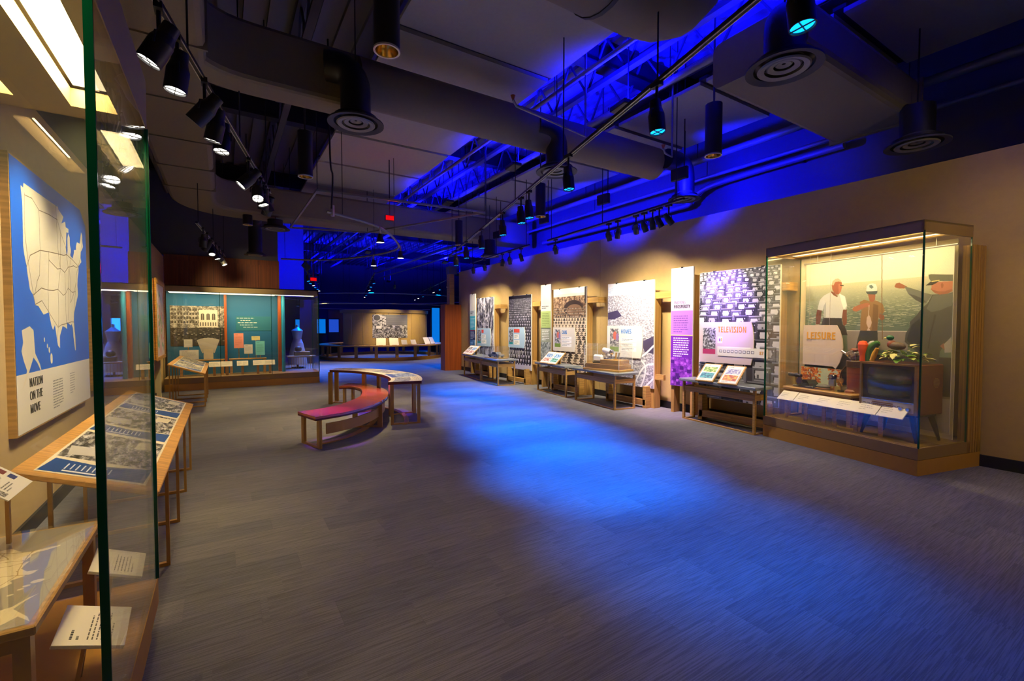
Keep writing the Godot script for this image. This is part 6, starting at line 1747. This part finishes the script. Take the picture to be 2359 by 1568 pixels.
	part(o, "crank", MB.new().bar(Vector3(0.0, 0.13, 0.032), Vector3(0.045, 0.075, 0.04), 0.009), M.gold_brass)
	# golf bag with clubs
	o = thing("golf_bag", "brown leather golf bag full of clubs beside the television set", "golf bag", cp(0.99, 0.30, 0.55))
	o.basis = bs
	part(o, "bag", MB.new().lathe([[0.0, 0.0], [0.10, 0.0], [0.11, 0.03], [0.105, 0.4], [0.115, 0.82], [0.11, 0.84], [0.09, 0.82], [0.085, 0.7]], 20), mat("bag_leather", C(132, 66, 26), 0.4, 0.0, null, 1.0, 0.3))
	part(o, "collar", MB.new().lathe([[0.114, 0.76], [0.122, 0.77], [0.122, 0.84], [0.112, 0.85]], 20), mat("dark_leather", C(58, 34, 20), 0.45))
	part(o, "pocket", MB.new().cbox(Vector3(-0.02, 0.34, 0.1), Vector3(0.12, 0.26, 0.05), 0.02), M.bag_leather)
	part(o, "strap", MB.new().tube(spline([Vector3(-0.1, 0.8, 0.03), Vector3(-0.17, 0.65, 0.06), Vector3(-0.16, 0.4, 0.05), Vector3(-0.1, 0.25, 0.03)], 4), 0.011, 6), M.dark_leather)
	var clubs = [[-0.07, 0.03, 0.98, "iron"], [-0.03, 0.05, 1.0, "iron"], [0.01, 0.06, 0.97, "iron"], [0.05, 0.04, 0.98, "iron"], [-0.05, -0.04, 1.0, "wood"]]
	for c in clubs:
		part(o, "club_shaft", MB.new().cyl(Vector3(c[0] * 0.6, 0.65, c[1] * 0.6), Vector3(c[0], c[2] - 0.06, c[1]), 0.006, 0.006, 6), M.chrome)
		if c[3] == "iron": part(o, "club_head", MB.new().cbox(Vector3(c[0] - 0.025, c[2] - 0.05, c[1]), Vector3(0.075, 0.05, 0.018), 0.008, Basis(Vector3(0, 0, 1), 0.4)), M.chrome)
		else: part(o, "club_head", MB.new().ball(Vector3(c[0] - 0.02, c[2] - 0.02, c[1]), Vector3(0.05, 0.028, 0.035), 10), M.bag_leather)
	part(o, "club_head", MB.new().tube([Vector3(-0.2, 0.96, 0.0), Vector3(-0.12, 0.92, 0.02), Vector3(-0.08, 0.86, 0.02)], [0.02, 0.014, 0.007], 8), M.chrome)
	part(o, "orange_cover", MB.new().lathe([[0.03, 0.84], [0.032, 0.92], [0.05, 1.0], [0.056, 1.06], [0.04, 1.1], [0.0, 1.11]], 16, Vector3(0.08, 0, 0.03)), mat("orange_knit", C(224, 78, 16), 0.6), "orange club cover")
	part(o, "green_cover", MB.new().tube(spline([Vector3(0.13, 0.84, 0.0), Vector3(0.14, 0.94, 0.0), Vector3(0.18, 1.04, 0.0), Vector3(0.25, 1.09, 0.0)], 4), [0.03, 0.034, 0.038, 0.042, 0.045, 0.046, 0.046, 0.046, 0.045, 0.044, 0.042, 0.036, 0.02], 12), mat("green_knit", C(42, 96, 36), 0.7), "green club cover")
	part(o, "yellow_cover", MB.new().tube([Vector3(0.19, 0.86, 0.03), Vector3(0.22, 0.95, 0.03), Vector3(0.25, 1.02, 0.03)], [0.026, 0.03, 0.02], 10), mat("yellow_knit", C(196, 146, 40), 0.7), "mustard club cover")
	part(o, "grey_cover", MB.new().ball(Vector3(0.14, 1.06, -0.06), Vector3(0.06, 0.05, 0.04), 10), mat("grey_knit", C(160, 160, 158), 0.7), "grey club cover")

func far_room():
	var o
	# round island: base kerb, ring counter on posts, curved screen wall with a photograph
	var cx = 6.9
	var cz = -23.4
	o = thing("round_island", "round display island with a ring counter and curved tan screen in the far room", "display island", Vector3(cx, 0, cz))
	part(o, "base_kerb", MB.new().prism(ring_poly(Vector2.ZERO, 2.75, Vector2.ZERO, 3.05, 0, 359.9, 48), 0, 0.14), M.plinth)
	part(o, "counter", MB.new().prism(ring_poly(Vector2.ZERO, 2.6, Vector2.ZERO, 3.1, 0, 359.9, 48), 0.64, 0.70), M.wood)
	for k in 20:
		var a = deg_to_rad(k * 18.0 + 4.0)
		part(o, "post", MB.new().box(Vector3(cos(a) * 2.9, 0.39, sin(a) * 2.9), Vector3(0.06, 0.5, 0.14), Basis(Vector3.UP, -a)), M.bronze)
	for k in 9:
		var a0 = 25 + k * 15.0
		part(o, "curved_screen", MB.new().prism(ring_poly(Vector2.ZERO, 2.2, Vector2.ZERO, 2.25, a0, a0 + 14.6, 6), 0.70, 2.33), M.tan_wall)
	part(o, "top_band", MB.new().prism(ring_poly(Vector2.ZERO, 2.15, Vector2.ZERO, 2.3, 20, 165, 40), 2.2, 2.36), M.fascia)
	var p = Paint.new(400, 290, C(150, 150, 158), 401)
	p.photo(0, 0, 400, 290, 0.02, 402, C(40, 40, 48), C(214, 214, 220), 2)
	p.ell(50, 40, 44, 44, C(214, 214, 220)); p.ell(50, 40, 36, 36, C(90, 92, 100))
	for k in 10: p.ell(96 + (k % 3) * 22, 20 + k * 12, 9, 10, C(214, 214, 220))
	p.rect(150, 0, 250, 130, C(110, 112, 122))
	for k in 10: p.rect(150, 8 + k * 12, 250, 3, C(150, 152, 162))
	p.rect(40, 140, 60, 34, C(226, 226, 230)); p.path(V2([140, 0, 110, 190]), 4, C(220, 220, 226))
	for k in 300: p.ell(p.r.randf_range(0, 400), p.r.randf_range(200, 290), p.r.randf_range(2, 7), p.r.randf_range(2, 6), [C(40, 40, 46), C(206, 206, 212), C(120, 120, 128)][p.r.randi_range(0, 2)])
	var q = MB.new()
	for k in 10:
		var t0 = k / 10.0
		var t1 = (k + 1) / 10.0
		var a0 = deg_to_rad(118 - 42 * t0)
		var a1 = deg_to_rad(118 - 42 * t1)
		var n0 = Vector3(cos(a0), 0, sin(a0))
		var n1 = Vector3(cos(a1), 0, sin(a1))
		var r = 2.26
		q.tri(n0 * r + Vector3(0, 2.12, 0), n1 * r + Vector3(0, 2.12, 0), n1 * r + Vector3(0, 1.03, 0), n0, n1, n1, Vector2(t0, 0), Vector2(t1, 0), Vector2(t1, 1))
		q.tri(n0 * r + Vector3(0, 2.12, 0), n1 * r + Vector3(0, 1.03, 0), n0 * r + Vector3(0, 1.03, 0), n0, n1, n0, Vector2(t0, 0), Vector2(t1, 1), Vector2(t0, 1))
	part(o, "mural", q, picture("hall_mural", p, 0.5), "grey photograph of a packed hall")
	for k in 6:
		var a = deg_to_rad([108, 96, 86, 76, 58, 48][k])
		var b = thing("open_page", ["open cream page board on the round island, " + ["first", "second", "", "", "third", "last"][k] + " along the counter", "small pale card on the round island, " + ("left" if k == 2 else "right") + " of its pair"][0 if k in [0, 1, 4, 5] else 1], "page board", Vector3(cx + cos(a) * 2.82, 0.70, cz + sin(a) * 2.82), -a + PI / 2, "cream page boards on the round island" if k in [0, 1, 4, 5] else "pale cards on the round island")
		var big = k in [0, 1, 4, 5]
		part(b, "board", MB.new().cbox(Vector3(0, 0.17 if big else 0.13, -0.06), Vector3(0.42 if big else 0.28, 0.36 if big else 0.24, 0.02), 0.004, Basis(Vector3(1, 0, 0), -0.45)), M.white_card if big else M.white_paper)
		part(b, "foot", MB.new().bb(-0.1, 0.1, 0, 0.02, -0.12, 0.05), M.wood)
	# far wall panels and lit screens
	for s in [[4.17, 4.6, 1.2, 1.95, -26.0, "glowing blue screen left of the round island"], [4.85, 5.35, 1.25, 1.95, -26.4, "glowing blue screen just behind the round island edge"], [9.85, 10.3, 0.6, 2.6, -24.0, "tall glowing cyan banner screen right of the round island"], [2.9, 3.4, 1.25, 1.9, -24.0, "pale violet screen beyond the teal showcase"]]:
		o = thing("lit_screen", s[5], "screen", Vector3((s[0] + s[1]) / 2.0, 0, s[4]))
		var hw = (s[1] - s[0]) / 2.0
		part(o, "cabinet", MB.new().bb(-hw - 0.04, hw + 0.04, 0, s[3] + 0.05, -0.12, 0), M.black_paint)
		part(o, "screen", MB.new().bb(-hw, hw, s[2], s[3], 0.0, 0.012), glow("screen_cyan", Color(0.02, 0.5, 0.95), 0.8) if s[0] < 4.5 or s[0] > 9 else glow("screen_blue", Color(0.15, 0.35, 0.9), 0.7))
		area(o, Vector3(0, (s[2] + s[3]) / 2.0, 0.03), Vector3(0, 0, 1), hw * 2, s[3] - s[2], Color(0.1, 0.5, 1.0), 0.4, Vector3.UP)
	for s in [[2.7, 3.25, 2.7, -21.0, "tall dark brown panel standing beyond the teal showcase"], [5.0, 5.8, 2.5, -27.5, "brown panel standing behind the round island"], [10.6, 11.2, 2.6, -25.0, "grey brown panel right of the cyan banner screen"]]:
		solo("partition", MB.new().cbox(Vector3((s[0] + s[1]) / 2.0, s[2] / 2.0, s[3]), Vector3(s[1] - s[0], s[2], 0.12), 0.01), mat("brown_panel", C(112, 84, 58), 0.7), s[4], "panel")
	solo("standing_banner", MB.new().cbox(Vector3(11.6, 1.15, -23.0), Vector3(0.12, 2.3, 0.3), 0.02), mat("red_banner", C(190, 30, 30), 0.7), "narrow red banner at the far right edge of the far room", "banner")
	# silvery gown on a dress form
	o = thing("dress_form", "silver grey gown on a dress form beyond the teal showcase", "dress form", Vector3(2.35, 0, -19.0))
	part(o, "gown", MB.new().lathe([[0.34, 0.15], [0.3, 0.5], [0.2, 0.95], [0.14, 1.1], [0.18, 1.3], [0.2, 1.42], [0.1, 1.5], [0.05, 1.55]], 20), mat("silver_cloth", C(196, 204, 210), 0.3, 0.3))
	part(o, "neck", MB.new().lathe([[0.05, 1.54], [0.045, 1.64], [0.0, 1.66]], 14), M.cream)
	part(o, "base", MB.new().cyl(Vector3(0, 0, 0), Vector3(0, 0.04, 0), 0.22, 0.2, 18), M.black_paint)
	part(o, "pole", MB.new().cyl(Vector3(0, 0.04, 0), Vector3(0, 0.2, 0), 0.03, 0.03, 10), M.black_paint)
	# low barrier table beyond the case
	o = thing("barrier_table", "wooden barrier table with slender rods beyond the teal showcase", "table", Vector3(2.3, 0, -17.6))
	part(o, "table_top", MB.new().cbox(Vector3(0, 0.52, 0), Vector3(0.9, 0.05, 0.4), 0.008), M.wood)
	part(o, "box", MB.new().cbox(Vector3(0.02, 0.62, 0), Vector3(0.5, 0.14, 0.26), 0.006), M.wood)
	for k in 12: part(o, "rod", MB.new().bb(-0.42 + k * 0.076, -0.41 + k * 0.076, 0, 0.5, 0.15, 0.16), M.bronze)
	part(o, "foot", MB.new().bb(-0.43, 0.43, 0, 0.02, -0.16, 0.17), M.bronze)
	o = thing("helmet", "dark leather helmet-like object on the barrier table", "helmet", Vector3(2.2, 0.69, -17.6))
	part(o, "shell", MB.new().ball(Vector3(0, 0.09, 0), Vector3(0.12, 0.11, 0.11), 12), mat("helmet_brown", C(70, 46, 30), 0.5))
	part(o, "strap", MB.new().tube([Vector3(0.08, 0.02, 0.07), Vector3(0.16, 0.015, 0.05), Vector3(0.22, 0.015, 0.0)], 0.012, 6), mat("helmet_strap", C(206, 170, 110), 0.5))
	# thin ring rails overhead
	for s in [[3.3, 2.95, 4.6, "thin grey ring rail over the round island"], [3.3, 2.55, 4.0, "lower thin cyan ring rail over the round island"]]:
		o = thing("ring_rail", s[3], "light rail", Vector3(cx, s[1], cz))
		var ring = []
		for k in 41: ring.append(Vector3(cos(TAU * k / 40) * s[2], 0, sin(TAU * k / 40) * s[2]))
		part(o, "rail", MB.new().tube(ring, 0.025, 6), M.grey_pipe)
		for k in 6: part(o, "hanger_rod", MB.new().cyl(ring[k * 6 + 2], ring[k * 6 + 2] + Vector3(0, 5.95 - s[1], 0), 0.008, 0.008, 5), M.black_steel)
	# far tracks with many small heads
	for t in [[Vector3(4.6, 3.5, -16.5), Vector3(6.9, 3.5, -27.0), 6, "far track left of the island"], [Vector3(7.6, 3.5, -16.5), Vector3(10.2, 3.5, -28.0), 7, "far track right of the island"], [Vector3(2.3, 3.4, -16.2), Vector3(3.6, 3.4, -21.5), 6, "far track beside the wood wall"]]:
		track(t[0], t[1], "black light track in the far room, " + t[3])
		for k in t[2]:
			var pos = t[0].lerp(t[1], (k + 0.5) / t[2]) - Vector3(0, 0.22, 0)
			var blue = k % 3 == 1
			spot_head(pos, pos + Vector3(0.4 if k % 2 == 0 else -0.3, -3.2, 0.9), t[0].y, "lamp_blue" if blue or k % 3 == 0 and t[2] == 6 else "lamp_white", BLUE_FLOOR if not k % 3 == 2 else WARM, 18.0 if not k % 3 == 2 else 7.0, 38.0, "small spotlight in the far room, " + ORD[k] + " on the " + t[3], "spotlights on the " + t[3], 0.9)
	var n = 0
	for w in [[4.5, -17.0], [8.0, -18.0], [6.0, -21.5], [10.5, -22.0], [4.2, -26.0], [8.5, -27.5], [12.0, -26.0]]:
		blue_washer(Vector3(w[0], 4.3, w[1]), Vector3(0.1, 1, -0.2), 50.0, 80.0, ORD[n] + " in the far room's ceiling"); n += 1
	blue_washer(Vector3(2.5, 3.7, -17.6), Vector3(-0.3, 0.25, -0.9), 34.0, 62.0, "aimed at the bulkhead beyond the wood wall")
	# warm washes on the island
	for w in [[6.2, -19.2], [7.9, -19.4]]:
		spot_head(Vector3(w[0], 3.28, w[1]), Vector3(w[0] + 0.3, 1.3, -21.2), 3.5, "lamp_white", WARM, 9.0, 30.0, "spotlight aimed at the curved screen of the round island, " + ("left" if w[0] < 7 else "right") + " of the photograph", "spotlights aimed at the round island", 0.9)
